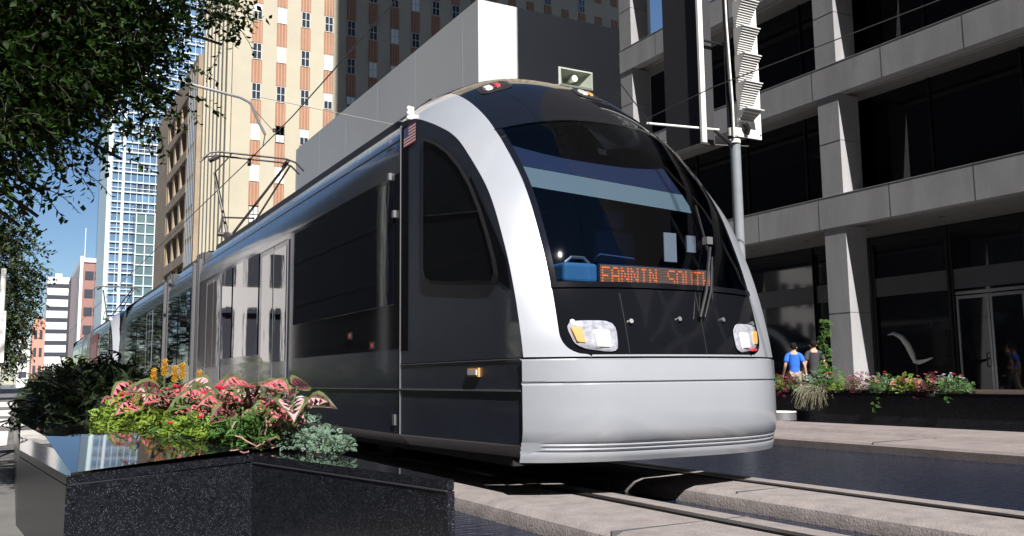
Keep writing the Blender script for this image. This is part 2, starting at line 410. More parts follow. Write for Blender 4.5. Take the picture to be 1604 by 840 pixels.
    def capf(i, j):
        p = S(10, 2*i-1); q = Vector((XC+(HW-.31)*(2*i-1), 8.9, 3.66)); k = j*j*(3-2*j); return p.lerp(q, k)
    cap.grid(capf, 30, 8).build('hood_tail', gloss, root, smooth=True)
    # headlights (sub-parts: reflector and indicator)
    lens = mat('headlight_lens', (.30, .31, .36), .1, coat=1, var=.4, scale=22)
    amber = mat('amber_lens', (.62, .33, .12), .2, coat=1)
    redl = mat('red_lens', (.5, .04, .05), .2, coat=1)
    refl = mat('headlight_reflector', (.66, .64, .62), .2, coat=1)
    def patch(poly, off, n=8):   # poly = four (t,u) corners, bilinear
        (a, b, c, d) = poly; mb = MB()
        def f(i, j):
            i, j = .5+(i-.5)*(1-.16*abs(2*j-1)**5), .5+(j-.5)*(1-.16*abs(2*i-1)**5)
            t = (a[0]*(1-i)+b[0]*i)*(1-j)+(d[0]*(1-i)+c[0]*i)*j; u = (a[1]*(1-i)+b[1]*i)*(1-j)+(d[1]*(1-i)+c[1]*i)*j
            e = off*min(1, 6*min(i, 1-i)+.35)*min(1, 6*min(j, 1-j)+.35); return S(t, u, max(e, .004))
        mb.grid(f, n, n); return mb
    for s in (-1, 1):
        q = [(.62, s*.735), (.22, s*.60), (.22, s*.42), (1.02, s*.46)]
        q = [(1.22, s*.765), (.42, s*.715), (.19, s*.47), (1.22, s*.46)]
        h = patch(q, .022).build('headlight', lens, root, smooth=True)
        patch([(1.08, s*.745), (.55, s*.712), (.5, s*.655), (1.06, s*.665)], .03).build('indicator', amber, h, smooth=True)
        patch([(1.0, s*.62), (.36, s*.61), (.34, s*.505), (1.0, s*.505)], .034).build('lamp', refl, h, smooth=True)
        if s > 0: patch([(.42, s*.70), (.30, s*.68), (.28, s*.62), (.42, s*.62)], .032).build('tail_lens', redl, h, smooth=True)
    # panel joints and catches on the black mask
    j_ = MB()
    for u in (-.40, .18):
        j_.tube([S(.16+.28*k, u, .004) for k in range(7)], .006, 4)
    j_.build('mask_joint', rubber, root)
    for t_, u in ((1.18, -.72), (1.2, -.36), (1.28, .0), (1.3, .38), (1.25, .72)):
        MB().tube([S(t_, u, .0), S(t_, u, .022)], .018, 8).build('catch', alu, root)
    # wiper
    wp = MB(); wp.tube([S(1.32, .16, .03), S(1.9, .24, .06), S(2.9, .40, .05)], .014, 6); wp.tube([S(1.32, .2, .03), S(1.9, .28, .06), S(2.7, .39, .05)], .009, 6)
    wq = wp.build('wiper', darkmetal, root, smooth=True)
    MB().tube([S(1.75, .30, .03), S(2.5, .38, .035), S(3.7, .42, .035)], .010, 4).build('wiper_blade', rubber, wq)
    MB().box(*[v for c in [(S(3.05, .41, .04)[k]-.03, S(3.05, .41, .04)[k]+.03) for k in range(3)] for v in c]).build('wiper_clip', alu, wq)
    # roof lamps
    for u, c, dt in ((-.52, redl, -.45), (.16, amber, -1.0)):
        f = patch([(8.15+dt, u-.15), (8.85+dt, u-.11), (8.95+dt, u+.13), (8.15+dt, u+.09)], .012).build('roof_lamp', rubber, root, smooth=True)
        patch([(8.3+dt, u-.10), (8.6+dt, u-.09), (8.6+dt, u-.03), (8.3+dt, u-.04)], .03).build('clear_lens', refl, f, smooth=True)
        patch([(8.35+dt, u-.02), (8.6+dt, u-.02), (8.6+dt, u+.03), (8.35+dt, u+.02)], .03).build('coloured_lens', c, f, smooth=True)
    # horn on the roof: flared rectangular mouth
    hx, hz, hy = 5.27, 4.13, 8.0
    h = MB()
    def ring(y, a, b): return [(hx-a, y, hz-b), (hx+a, y, hz-b), (hx+a, y, hz+b), (hx-a, y, hz+b)]
    rr = [ring(hy+.35, .07, .05), ring(hy+.12, .10, .06), ring(hy, .225, .105), ring(hy-.01, .20, .085), ring(hy+.18, .06, .04)]
    for k in range(4):
        for q in range(4): h.face([rr[k][q], rr[k][(q+1) % 4], rr[k+1][(q+1) % 4], rr[k+1][q]])
    h.face(rr[4][::-1]); h.face(rr[0])
    hh = h.build('horn', mat('horn_paint', (.30, .33, .28), .45), root)
    MB().tube([(hx, hy+.18, hz), (hx, hy+.02, hz+.01)], [.02, .038], 10).build('horn_driver', white_paint, hh, smooth=True)
    MB().box(hx-.05, hx+.05, hy+.1, hy+.3, 3.6, hz-.05).build('horn_bracket', darkmetal, hh)
    # white triple lamp at the cove end
    b = MB()
    for k in range(3):
        b.tube([(XL+.03, 7.84, 3.36+.045*k), (XL-.0, 7.78, 3.36+.045*k)], .02, 10)
    b.box(XL+.02, XL+.06, 7.80, 7.88, 3.34, 3.47); b.build('marker_lamp', white_paint, root, smooth=True)
    # side marker
    MB().box(XL-.02, XL, 6.31, 6.50, .865, .935, 0).box(XL-.028, XL-.018, 6.33, 6.48, .88, .92, 1).build('side_marker', [amber, refl], root)
    MB().box(XL-.012, XL, 8.10, 8.16, .42, .52).build('jacking_mark', alu, root)
    # flag decal
    fr_, fw_, fb_ = mat('flag_red', (.45, .03, .05), .4), mat('flag_white', (.8, .8, .8), .4), mat('flag_blue', (.03, .05, .25), .4)
    fl = MB(); X = XL-.006; ya, yb, za, zb = 7.90, 7.60, 3.075, 3.265
    for k in range(13):
        z0 = za+(zb-za)*k/13; z1 = za+(zb-za)*(k+1)/13
        yy = ya if k < 6 else ya-(ya-yb)*.4
        fl.face([(X, yy, z0), (X, yb, z0), (X, yb, z1), (X, yy, z1)], 0 if k % 2 == 0 else 1)
    zc_ = za+(zb-za)*6/13; ym = ya-(ya-yb)*.4
    fl.face([(X, ya, zc_), (X, ym, zc_), (X, ym, zb), (X, ya, zb)], 2)
    for r_ in range(5):
        for c_ in range(6):
            y = ya-.01-(ya-ym-.02)*c_/5; z = zc_+.01+(zb-zc_-.02)*r_/4
            fl.face([(X-.001, y+.003, z-.003), (X-.001, y-.003, z-.003), (X-.001, y-.003, z+.003), (X-.001, y+.003, z+.003)], 1)
    fl.build('flag_decal', [fr_, fw_, fb_], root)
    # ---- cab interior
    inn = mat('cab_interior_dark', (.06, .07, .11), .7); inb = mat('cab_interior_blue', (.04, .09, .25), .6); ing = mat('cab_interior_grey', (.20, .23, .24), .7)
    it = MB()
    it.face([(XL+.1, 5.8, 1.05), (XR-.1, 5.8, 1.05), (XR-.1, 8.5, 1.05), (XL+.1, 8.5, 1.05)])
    it.face([(XL+.06, 8.45, 1.05), (XR-.06, 8.45, 1.05), (XR-.06, 8.45, 3.3), (XL+.06, 8.45, 3.3)])
    it.face([(XL+.03, 5.9, 1.05), (XL+.03, 8.45, 1.05), (XL+.03, 8.45, 3.2), (XL+.03, 7.2, 3.0), (XL+.03, 6.3, 2.3)])
    it.face([(XR-.03, 5.9, 1.05), (XR-.03, 8.45, 1.05), (XR-.03, 8.45, 3.2), (XR-.03, 7.2, 3.0), (XR-.03, 6.3, 2.3)])
    cb = it.build('cab_interior', inn, root)
    MB().grid(lambda i, j: Vector((XL+.28+(2*HW-.56)*i, 5.74-.16*(1-abs(2*i-1)**2.4)+.9*j, 1.50-.03*j+.10*math.sin(math.pi*j))), 20, 6).build('dashboard', mat('dash_grey', (.06, .065, .08), .5), cb, smooth=True)
    MB().box(4.35, 5.05, 6.15, 6.6, 1.5, 1.80).build('console', inn, cb)
    MB().box(3.95, 4.13, 7.9, 8.05, 1.2, 3.1).build('partition_post', ing, cb)
    MB().box(4.2, 4.75, 8.3, 8.4, 1.9, 3.0).build('partition_window', inb, cb)
    for z in (2.42, 2.62): MB().box(4.5, 5.0, 8.2, 8.24, z, z+.03).build('grab_rail', ing, cb)
    # two bands behind the windshield: dark blue upper, pale lower
    MB().add([(3.55, 6.30, 2.44), (5.42, 6.30, 2.34), (5.34, 6.36, 2.52), (3.52, 6.36, 2.62)], [(0, 1, 2, 3)]).build('cab_band', mat('band_pale', (.20, .26, .27), .7), cb)
    MB().add([(3.52, 6.365, 2.625), (5.34, 6.365, 2.525), (5.25, 6.56, 2.84), (3.60, 6.56, 2.90)], [(0, 1, 2, 3)]).build('cab_band_upper', mat('band_blue', (.010, .022, .07), .6), cb)
    st = MB(); st.box(4.75, 5.2, 6.9, 7.0, 1.5, 2.25); st.box(4.85, 5.1, 6.9, 6.98, 2.27, 2.45); bevel(st.build('driver_seat', inb, cb), .04, 3)
    MB().box(4.98, 5.12, 6.2, 6.21, 1.86, 2.12).build('paper_notice', mat('paper', (.35, .37, .38), .7), cb)
    MB().box(5.2, 5.3, 6.15, 6.17, 1.95, 2.1).build('paper_notice', mat('paper', (.35, .37, .38), .7), cb)
    bb = MB().box(3.66, 3.98, 5.78, 6.0, 1.58, 1.74); bb = bb.build('blue_bag', mat('bright_blue_cloth', (.05, .20, .40), .6), cb); bevel(bb, .03, 3)
    MB().tube([(3.72, 5.86, 1.745), (3.78, 5.86, 1.79), (3.9, 5.86, 1.79), (3.95, 5.86, 1.745)], .012, 6).build('bag_handle', alu, cb)
    # destination sign in the windshield, dot matrix
    sg = MB().box(3.99, 5.16, 5.80, 5.86, 1.55, 1.745).build('destination_sign', mat('sign_case', (.02, .022, .05), .5), cb)
    G = {'F': '11111 10000 10000 11110 10000 10000 10000', 'A': '01110 10001 10001 11111 10001 10001 10001', 'N': '10001 11001 10101 10101 10011 10001 10001',
         'I': '01110 00100 00100 00100 00100 00100 01110', 'S': '01111 10000 10000 01110 00001 00001 11110', 'O': '01110 10001 10001 10001 10001 10001 01110',
         'U': '10001 10001 10001 10001 10001 10001 01110', 'T': '11111 00100 00100 00100 00100 00100 00100', 'H': '10001 10001 10001 11111 10001 10001 10001', ' ': '00000 '*7}
    dm = MB(); bk = MB(); px_ = 1.11/71; pz = .15/7
    txt = 'FANNIN SOUTH'
    bk.box(4.01, 5.14, 5.795, 5.8, 1.565, 1.735)
    for ci, ch in enumerate(txt):
        rows_ = G[ch].split()
        for r_ in range(7):
            for c_ in range(5):
                if rows_[r_][c_] == '1':
                    x = 4.02+(ci*6+c_)*px_; z = 1.725-(r_+1)*pz
                    dm.face([(x, 5.79, z+.004), (x+px_*.92, 5.79, z+.004), (x+px_*.92, 5.79, z+pz*.85), (x, 5.79, z+pz*.85)])
    bk.build('sign_screen', mat('led_screen', (.17, .12, .09), .5, emit=((.7, .42, .26), .14), stretch=(1, 1, 1)), sg)
    dm.build('sign_text', mat('led_dots', (.6, .1, .03), .5, emit=((1, .20, .05), .75)), sg)
    ln = MB()
    for r_ in range(8): ln.box(4.01, 5.14, 5.785, 5.789, 1.574+pz*r_, 1.5765+pz*r_)
    ln.build('sign_louvre', mat('sign_case', (.02, .022, .05), .5), sg)
    # pantograph
    pm = mat('pantograph_steel', (.055, .05, .05), .5, metal=.4)
    pg = MB().box(3.95, 4.95, 19.9, 21.6, 3.68, 3.80).build('pantograph', pm, root)
    a = MB()
    for x in (4.15, 4.75): a.tube([(x, 21.2, 3.8), (x-.0, 21.4, 4.0)], .05, 6)
    a.tube([(3.95, 21.2, 4.25), (4.95, 21.2, 4.25)], .05, 8); a.tube([(4.25, 20.7, 3.8), (4.15, 21.2, 4.25)], .09, 6)
    a.build('pantograph_base', pm, pg, smooth=True)
    a = MB()
    a.tube([(4.18, 21.2, 4.25), (3.98, 21.9, 5.85)], .035, 6); a.tube([(4.28, 21.2, 4.25), (5.25, 20.2, 5.80)], .03, 6); a.tube([(4.6, 21.2, 4.25), (5.35, 20.2, 5.8)], .022, 6)
    a.tube([(4.05, 21.2, 4.65), (4.75, 21.0, 4.65)], .02, 6); a.tube([(4.05, 21.2, 4.65), (3.98, 21.2, 4.25)], .02, 6)
    a.build('pantograph_arm', pm, pg, smooth=True)
    for k, yy in enumerate((20.0, 20.38)):
        MB().tube([(3.38, yy, 5.72), (3.52, yy, 5.86), (3.7, yy, 5.9), (5.2, yy, 5.9), (5.42, yy, 5.84), (5.62, yy, 5.66)], .024, 6).build('contact_strip', pm, pg, smooth=True)
    a = MB(); a.tube([(3.98, 20.0, 5.87), (3.98, 21.9, 5.85)], .015, 5); a.tube([(5.25, 20.0, 5.87), (5.25, 20.4, 5.8)], .05, 6); a.tube([(3.75, 20.2, 5.84), (3.55, 20.2, 5.72)], .05, 6)
    a.tube([(4.42, 20.2, 5.87), (4.42, 20.2, 5.7)], .04, 6); a.build('strip_holder', pm, pg, smooth=True)
    return root
tram = make_tram()
tram2 = copy_tree(tram)
tram2.location.y += 31.0
tram2['label'] = 'second tram coupled behind, far down the track, with a red side panel'
adv = MB().box(XC-HW-.03, XC-HW-.02, 44.0, 49.0, .5, 3.1).build('red_advert_panel', mat('advert_red', (.22, .025, .03), .35, var=.15, scale=1), None, base=(0, 36.3, 0))
adv.parent = tram2; adv.location = -Vector(tram2.location); adv.location += Vector((0, 36.3, 0))
adv['label'] = 'faded red advertising panel'
am = MB()
for k in range(4): am.box(XC-HW-.036, XC-HW-.032, 45.0+.75*k, 45.4+.75*k, 1.9, 2.7)
ao = am.build('advert_lettering', mat('advert_pale', (.35, .22, .24), .5), None, base=(0, 0, 0)); ao.parent = adv; ao.location = -Vector((0, 36.3, 0))
tl_ = MB().box(XC-.9, XC-.7, 34.9, 35.0, 3.35, 3.42).build('tail_lamp', mat('tail_red', (.8, .05, .03), .4, emit=((1, .08, .05), 1.5)), tram)

# ------------------------------------------------------------------ right office building
FX = 19.0
def build_office():
    root = thing('office_building', (FX, 16, 0), 'grey speckled concrete office building with deep window bays and storefront, right of the tram', 'building')
    cols = [(25.15, 25.85), (16.1, 16.8), (7.05, 7.75), (-2.0, -1.3), (-11, -10.3)]
    beams = [(4.75, 5.62), (8.36, 9.22), (11.93, 12.80), (15.5, 16.4)]
    for k, (a, b) in enumerate(cols):
        segs = [(0, 4.75), (5.62, 8.36), (9.22, 11.93), (12.8, 15.5)]
        mb = MB(); jj = MB()
        for z0, z1 in segs:
            jj = MB(); jj.box(FX-.004, FX+.784, a-.004, b+.004, (z0+z1)/2+.08, (z0+z1)/2+.092)
            c = MB().box(FX, FX+.78, a, b, z0, z1).build('column', concrete, root); jj.build('column_joint', jointm, c)
    y0, y1 = -20, 25.85
    for z0, z1 in beams:
        mb = MB().box(FX-.03, FX+.30, y0, y1, z0, z1)
        bo = mb.build('floor_beam', concrete, root)
        jj = MB(); y = y0+.6
        while y < y1: jj.box(FX-.034, FX-.028, y, y+.012, z0, z1); y += 2.27
        jj.box(FX-.036, FX-.028, y0, y1, z1-.03, z1-.018)
        jj.build('beam_joint', jointm, bo)
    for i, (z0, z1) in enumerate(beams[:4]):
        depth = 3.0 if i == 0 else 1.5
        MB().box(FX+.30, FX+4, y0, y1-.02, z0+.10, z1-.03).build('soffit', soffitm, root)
        # thin light line along the soffit
        MB().box(FX+.62, FX+.66, y0, y1-.3, z0+.085, z0+.10).build('soffit_strip', mat('soffit_light_strip', (.42, .41, .40), .6), root)
    for z0 in (4.85,):
        mb = MB(); y = -8
        while y < 25: mb.tube([(FX+1.7, y, z0-.004), (FX+1.7, y, z0+.01)], .09, 12); y += 2.25
        mb.build('soffit_downlight', mat('downlight', (.08, .08, .085), .5), root)
    # recessed glazing, one window per bay and floor
    for i in range(3):
        zb, zt = beams[i][1]-.03, beams[i+1][0]+.10
        for (a, b) in zip(cols[1:], cols[:-1]):
            ya, yb = a[1], b[0]; ya -= .7; 
            if i == 2 and b[0] > 20: continue
            g = MB().box(FX+1.38, FX+1.42, ya+.002, yb+.69, zb, zt).build('window', blackglass, root)
            f = MB(); n = 4
            for k in range(1, n): y = ya+(yb+.7-ya)*k/n; f.box(FX+1.33, FX+1.38, y-.025, y+.025, zb, zt)
            f.box(FX+1.33, FX+1.379, ya, yb+.69, zb, zb+.06)
            f.build('window_frame', darkmetal, g)
    # storefront at ground level
    GX = 22.0
    bays = [(19.9, 25.5, 0), (17.75, 19.9, 0), (15.25, 17.7, 0), (13.1, 15.2, 1), (9.6, 13.0, 0), (5, 9.5, 0), (-4, 4.9, 0)]
    for a, b, dr in bays:
        g = MB().box(GX, GX+.04, a, b, 0, 4.84).build('storefront_window', dimglass, root)
        f = MB(); f.box(GX-.08, GX-.003, a-.05, a+.07, 0, 4.83); f.box(GX-.08, GX-.003, b-.06, b+.04, 0, 4.83)
        f.box(GX-.07, GX-.004, a+.07, b-.06, 4.62, 4.83); f.box(GX-.06, GX-.004, a+.07, b-.06, 0, .12)
        f.build('storefront_frame', darkmetal, g)
        MB().box(GX-.05, GX-.005, a+.07, b-.06, 3.08, 3.62).build('transom_panel', bronze, g)
        if dr:
            for (c, d) in ((a+.12, (a+b)/2-.01), ((a+b)/2+.01, b-.12)):
                dd = MB(); dd.box(GX-.10, GX-.05, c, c+.06, .02, 2.88); dd.box(GX-.10, GX-.05, d-.06, d, .02, 2.88); dd.box(GX-.10, GX-.05, c+.06, d-.06, 2.80, 2.88); dd.box(GX-.10, GX-.05, c+.06, d-.06, .02, .14)
                do = dd.build('door', alu, root)
                MB().box(GX-.075, GX-.065, c+.06, d-.06, .14, 2.80).build('door_glass', dimglass, do)
                yy = d-.12 if c == a+.12 else c+.12
                MB().tube([(GX-.10, yy, 1.0), (GX-.17, yy, 1.02), (GX-.17, yy, 1.33), (GX-.10, yy, 1.35)], .016, 6).build('door_handle', darkmetal, do, smooth=True)
            MB().box(GX-.09, GX-.05, a+.1, b-.1, 2.92, 3.0).build('door_header', alu, root)
    # tower mass above and behind: the shaft that shades its neighbours
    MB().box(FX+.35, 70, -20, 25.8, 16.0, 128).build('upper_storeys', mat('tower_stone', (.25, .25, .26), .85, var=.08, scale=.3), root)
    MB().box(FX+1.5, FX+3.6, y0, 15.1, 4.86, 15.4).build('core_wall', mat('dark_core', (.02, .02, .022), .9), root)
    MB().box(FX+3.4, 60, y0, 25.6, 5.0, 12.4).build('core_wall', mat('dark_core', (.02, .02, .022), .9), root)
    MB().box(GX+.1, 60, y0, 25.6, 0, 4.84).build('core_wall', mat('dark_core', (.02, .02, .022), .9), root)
build_office()
# white curved figure, solid stand-in for a shape in the storefront glass
def figure():
    r = thing('gull_figure', (20.7, 15.6, 0), 'white curved gull-like sculpture with a raised wing in front of the storefront', 'figure')
    mb = MB()
    pts = [(20.7, 16.34, 1.90), (20.7, 16.15, 1.93), (20.7, 15.92, 1.82), (20.7, 15.74, 1.60), (20.7, 15.62, 1.34), (20.7, 15.56, 1.16)]
    mb.tube(pts, [.01, .045, .07, .08, .075, .04], 10); mb.build('body', white_paint, r, smooth=True)
    mb = MB(); mb.tube([(20.7, 15.58, 1.17), (20.7, 15.42, 1.14), (20.7, 15.2, 1.19), (20.7, 15.02, 1.25)], [.05, .06, .035, .01], 8); mb.build('wing', white_paint, r, smooth=True)
    MB().tube([(20.72, 15.52, 1.2), (20.72, 15.5, 0)], .02, 8).build('stand', darkmetal, r)
figure()

# ------------------------------------------------------------------ panel building (blank grey walls)
def panel_building():
    r = thing('panel_building', (19.2, 37.4, 0), 'low blank building of smooth pale grey wall panels behind the tram roof', 'building')
    pm = mat('pale_wall_panel', (.52, .53, .54), .55, var=.05, scale=.15)
    MB().box(19, 70, 37.4, 70, 0, 19.35).build('wall', pm, r)
    jj = MB()
    y = 39.2
    while y < 70: jj.box(18.995, 19.0-.001, y, y+.03, 0, 19.3); y += 6.1
    jj.box(18.994, 18.999, 37.4, 70, 12.2, 12.23)
    jj.build('panel_joint', mat('panel_joint', (.40, .41, .42), .7), r)
    w_ = MB().box(18.96, 18.99, 39.2, 49, 7.5, 15.2).build('window', dimglass, r)
    f = MB(); 
    for k in range(5): f.box(18.93, 18.96, 39.2+k*2.42, 39.3+k*2.42, 7.5, 15.2)
    f.box(18.93, 18.96, 39.2, 49, 15.1, 15.2); f.build('window_frame', darkmetal, w_)
panel_building()

# ------------------------------------------------------------------ pale tower with orange spandrels
def window_set(root, proto, pts, near, maxn=100, shift=None):
    """copies of one window; the 100 nearest as parts, the rest as one mesh"""
    pts = sorted(pts, key=lambda p: (Vector(p)-Vector(near)).length)
    base = proto.location.copy()
    for p in pts[:maxn-1]:
        c = proto.copy(); C.objects.link(c); c.parent = root; c.location = base+Vector(p)
    rest = pts[maxn-1:]
    if rest:
        me = proto.data; mb = MB()
        for p in rest:
            mb.v_off = len(mb.v)
            for v in me.vertices: mb.v.append((v.co.x+p[0], v.co.y+p[1], v.co.z+p[2]))
            for f in me.polygons: mb.f.append(tuple(i+mb.v_off for i in f.vertices)); mb.m.append(f.material_index)
        o = mb.build('windows', list(me.materials), root); o['kind'] = 'stuff'
def pale_tower():
    YF = 96.0; XF = 19.0
    r = thing('pale_tower', (XF, YF, 0), 'tall cream stone tower with orange spandrels between its windows', 'building')
    cream = mat('cream_stone', (.41, .375, .29), .8, var=.10, scale=.12)
    MB().box(XF, 76, YF, 113, 0, 95).build('wall', cream, r)
    span = mat('orange_spandrel', (.29, .150, .092), .7, var=.15, scale=.4)
    rib = mat('spandrel_rib', (.42, .24, .15), .7); fr = mat('window_frame_pale', (.5, .5, .48), .5); gl = mat('tower_glass', (.03, .04, .055), .08, ior=1.6)
    blind = mat('window_blind', (.72, .76, .76), .7)
    def proto(blinds):
        p = MB(); x0, z0 = XF+2.05, 35.9   # window 0.98 x 1.8
        p.box(x0, x0+1.0, YF-.03, YF-.01, z0, z0+1.85, 1)
        for x in (x0, x0+.46, x0+.92): p.box(x, x+.07, YF-.08, YF-.03, z0, z0+1.85, 0)
        for z in (z0, z0+.9, z0+1.78): p.box(x0, x0+1.0, YF-.075, YF-.032, z, z+.07, 0)
        if blinds: p.box(x0+.07, x0+.92, YF-.04, YF-.028, z0+(.08 if blinds == 1 else .9), z0+1.78, 2)
        return p
    rnd = random.Random(3)
    a = proto(0).build('window', [fr, gl, blind], r); b = proto(1).build('window', [fr, gl, blind], r); c = proto(2).build('window', [fr, gl, blind], r)
    pa, pb, pc = [], [], []
    for i in range(20):
        for k in range(-6, 10):
            if i == 0 and k == 0: pa_done = True
            q = rnd.random(); (pa if q < .55 else pb if q < .8 else pc).append((i*2.68, 0, k*4.55))
    a.location.y += 0; near = (0, -60, -6)
    # prototypes sit on grid point (0,0,0); keep only one of them there
    for lst in (pa, pb, pc):
        if (0, 0, 0) in lst: lst.remove((0, 0, 0))
    b.location += Vector((0, 0, 4.55*12)); c.location += Vector((0, 0, 4.55*11))
    basea = a.location.copy()
    for pr_, lst, n in ((a, pa, 50), (b, pb, 25), (c, pc, 22)):
        off = pr_.location-basea
        window_set(r, pr_, [tuple(Vector(p)-off) for p in lst], tuple(Vector(near)-off), n)
    sp = MB()
    for i in range(20):
        x0 = XF+2.05+i*2.68
        for k in range(-7, 11):
            z0 = 35.9+1.85+k*4.55
            sp.box(x0-.06, x0+1.06, YF-.05, YF-.004, z0+.05, z0+2.62, 0)
            for q in (.12, .47, .82): sp.box(x0+q, x0+q+.1, YF-.09, YF-.05, z0+.05, z0+2.62, 1)
    sp.build('spandrel_panels', [span, rib], r)
    # street side: pilasters and slim windows
    pl = MB()
    for k in range(7):
        y = YF+.5+k*2.35
        pl.box(XF-.45, XF+.01, y, y+.75, 0, 95)
    pl.build('pilaster', cream, r)
    pw = MB()
    for k in range(6):
        for q in range(20):
            pw.box(XF-.03, XF+.02, YF+1.6+k*2.35, YF+2.5+k*2.35, 6+q*4.55, 8+q*4.55, 0)
            pw.box(XF-.05, XF+.02, YF+1.6+k*2.35, YF+2.5+k*2.35, 8.05+q*4.55, 10.5+q*4.55, 1)
    o = pw.build('side_windows', [gl, span], r); o['kind'] = 'stuff'
pale_tower()
def brown_building():
    r = thing('brown_building', (18.6, 113.5, 0), 'tan brick building with deep square balcony openings beside the cream tower', 'building')
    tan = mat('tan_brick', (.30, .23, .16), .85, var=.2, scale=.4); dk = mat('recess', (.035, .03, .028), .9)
    fl = MB(); X = 18.4; y0, y1 = 114, 150
    zs = [8, 12.6, 17.2, 21.8, 26.4, 31, 35.6]
    ys = [121, 126.5, 132, 137.5]
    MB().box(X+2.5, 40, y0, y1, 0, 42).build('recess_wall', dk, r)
    MB().box(X, X+2.6, y0, ys[0], 0, 42).build('wall', tan, r)
    MB().box(X, X+2.6, ys[-1]+1.2, y1, 0, 42).build('wall', tan, r)
    MB().box(X, X+2.6, ys[0], ys[-1]+1.2, 38.6, 42).build('parapet', tan, r)
    for z in zs: MB().box(X-.05, X+2.6, ys[0], ys[-1]+1.2, z-.9, z+.35).build('balcony_slab', tan, r)
    for y in ys: MB().box(X+.05, X+2.6, y, y+1.2, 0, 38.6).build('pier', tan, r)
    g = MB()
    for k in range(9): g.box(X-.06, X-.03, y0+.6, ys[0]-.8, 3+k*4, 6.2+k*4)
    g.build('glazed_strip', dimglass, r)
    f = MB()
    for k in range(5): f.box(X-.12, X-.06, y0+.6+k*1.3, y0+.7+k*1.3, 0, 41)
    f.build('glazing_bar', mat('glazing_bar_metal', (.25, .25, .24), .5), r)
brown_building()
def glass_tower():
    Y = 215.0; X0 = 16.3
    r = thing('glass_tower', (X0, Y, 0), 'tall blue glass skyscraper with white window bands at the end of the street', 'building')
    bl = mat('blue_curtain_glass', (.17, .29, .44), .15, metal=.4, var=.3, scale=.25); gr = mat('green_curtain_glass', (.14, .22, .24), .2, metal=.3, var=.15, scale=.3)
    wh = mat('white_mullion', (.52, .58, .62), .5); pal = mat('pale_end_wall', (.55, .68, .70), .5, var=.03)
    MB().box(X0, 60, Y, Y+30, 0, 130).build('curtain_wall', bl, r)
    MB().box(X0-.3, X0, Y-.3, Y+22, 0, 128).build('end_wall', pal, r)
    MB().box(X0-.31, X0+.5, Y-.4, Y-.3, 0, 128).build('corner_trim', pal, r)
    g = MB(); z = 2
    k = 0
    while z < 128:
        g.box(X0+.5, 60, Y-.35, Y-.02, z, z+.30); 
        if k % 2 == 0: g.box(X0+.5, 60, Y-.2, Y-.03, z+1.0, z+1.14)
        z += 2.3; k += 1
    g.build('window_bands', wh, r)
    dk = MB(); z = 3.4
    kk = 0
    rnd = random.Random(5)
    while z < 60:
        for q in range(7):
            if rnd.random() < .8: dk.box(X0+5.6+q*1.3, X0+6.7+q*1.3, Y-.06, Y-.01, z-.95, z+.85)
        z += 4.6
    dk.build('dark_panes', mat('dark_pane', (.05, .07, .09), .2), r)['kind'] = 'stuff'
    v = MB(); x = X0+.6
    while x < 60: v.box(x, x+.10, Y-.25, Y-.02, 0, 128); x += 1.3
    v.build('mullions', wh, r)['kind'] = 'stuff'
    rc = MB().box(X0+2.6, X0+3.2, Y-.9, Y-.3, 0, 62).build('rib', wh, r)
    MB().box(21.6, 29.4, Y-6, Y-.4, 0, 37.8).build('lower_block', gr, r)
    g = MB()
    for k in range(17): g.box(21.5, 29.5, Y-6.2, Y-6.0, 1+k*2.3, 1.25+k*2.3)
    for k in range(5): g.box(21.6+k*1.9, 21.8+k*1.9, Y-6.15, Y-6.0, 0, 37.8)
    g.build('lower_block_grid', wh, r)
glass_tower()
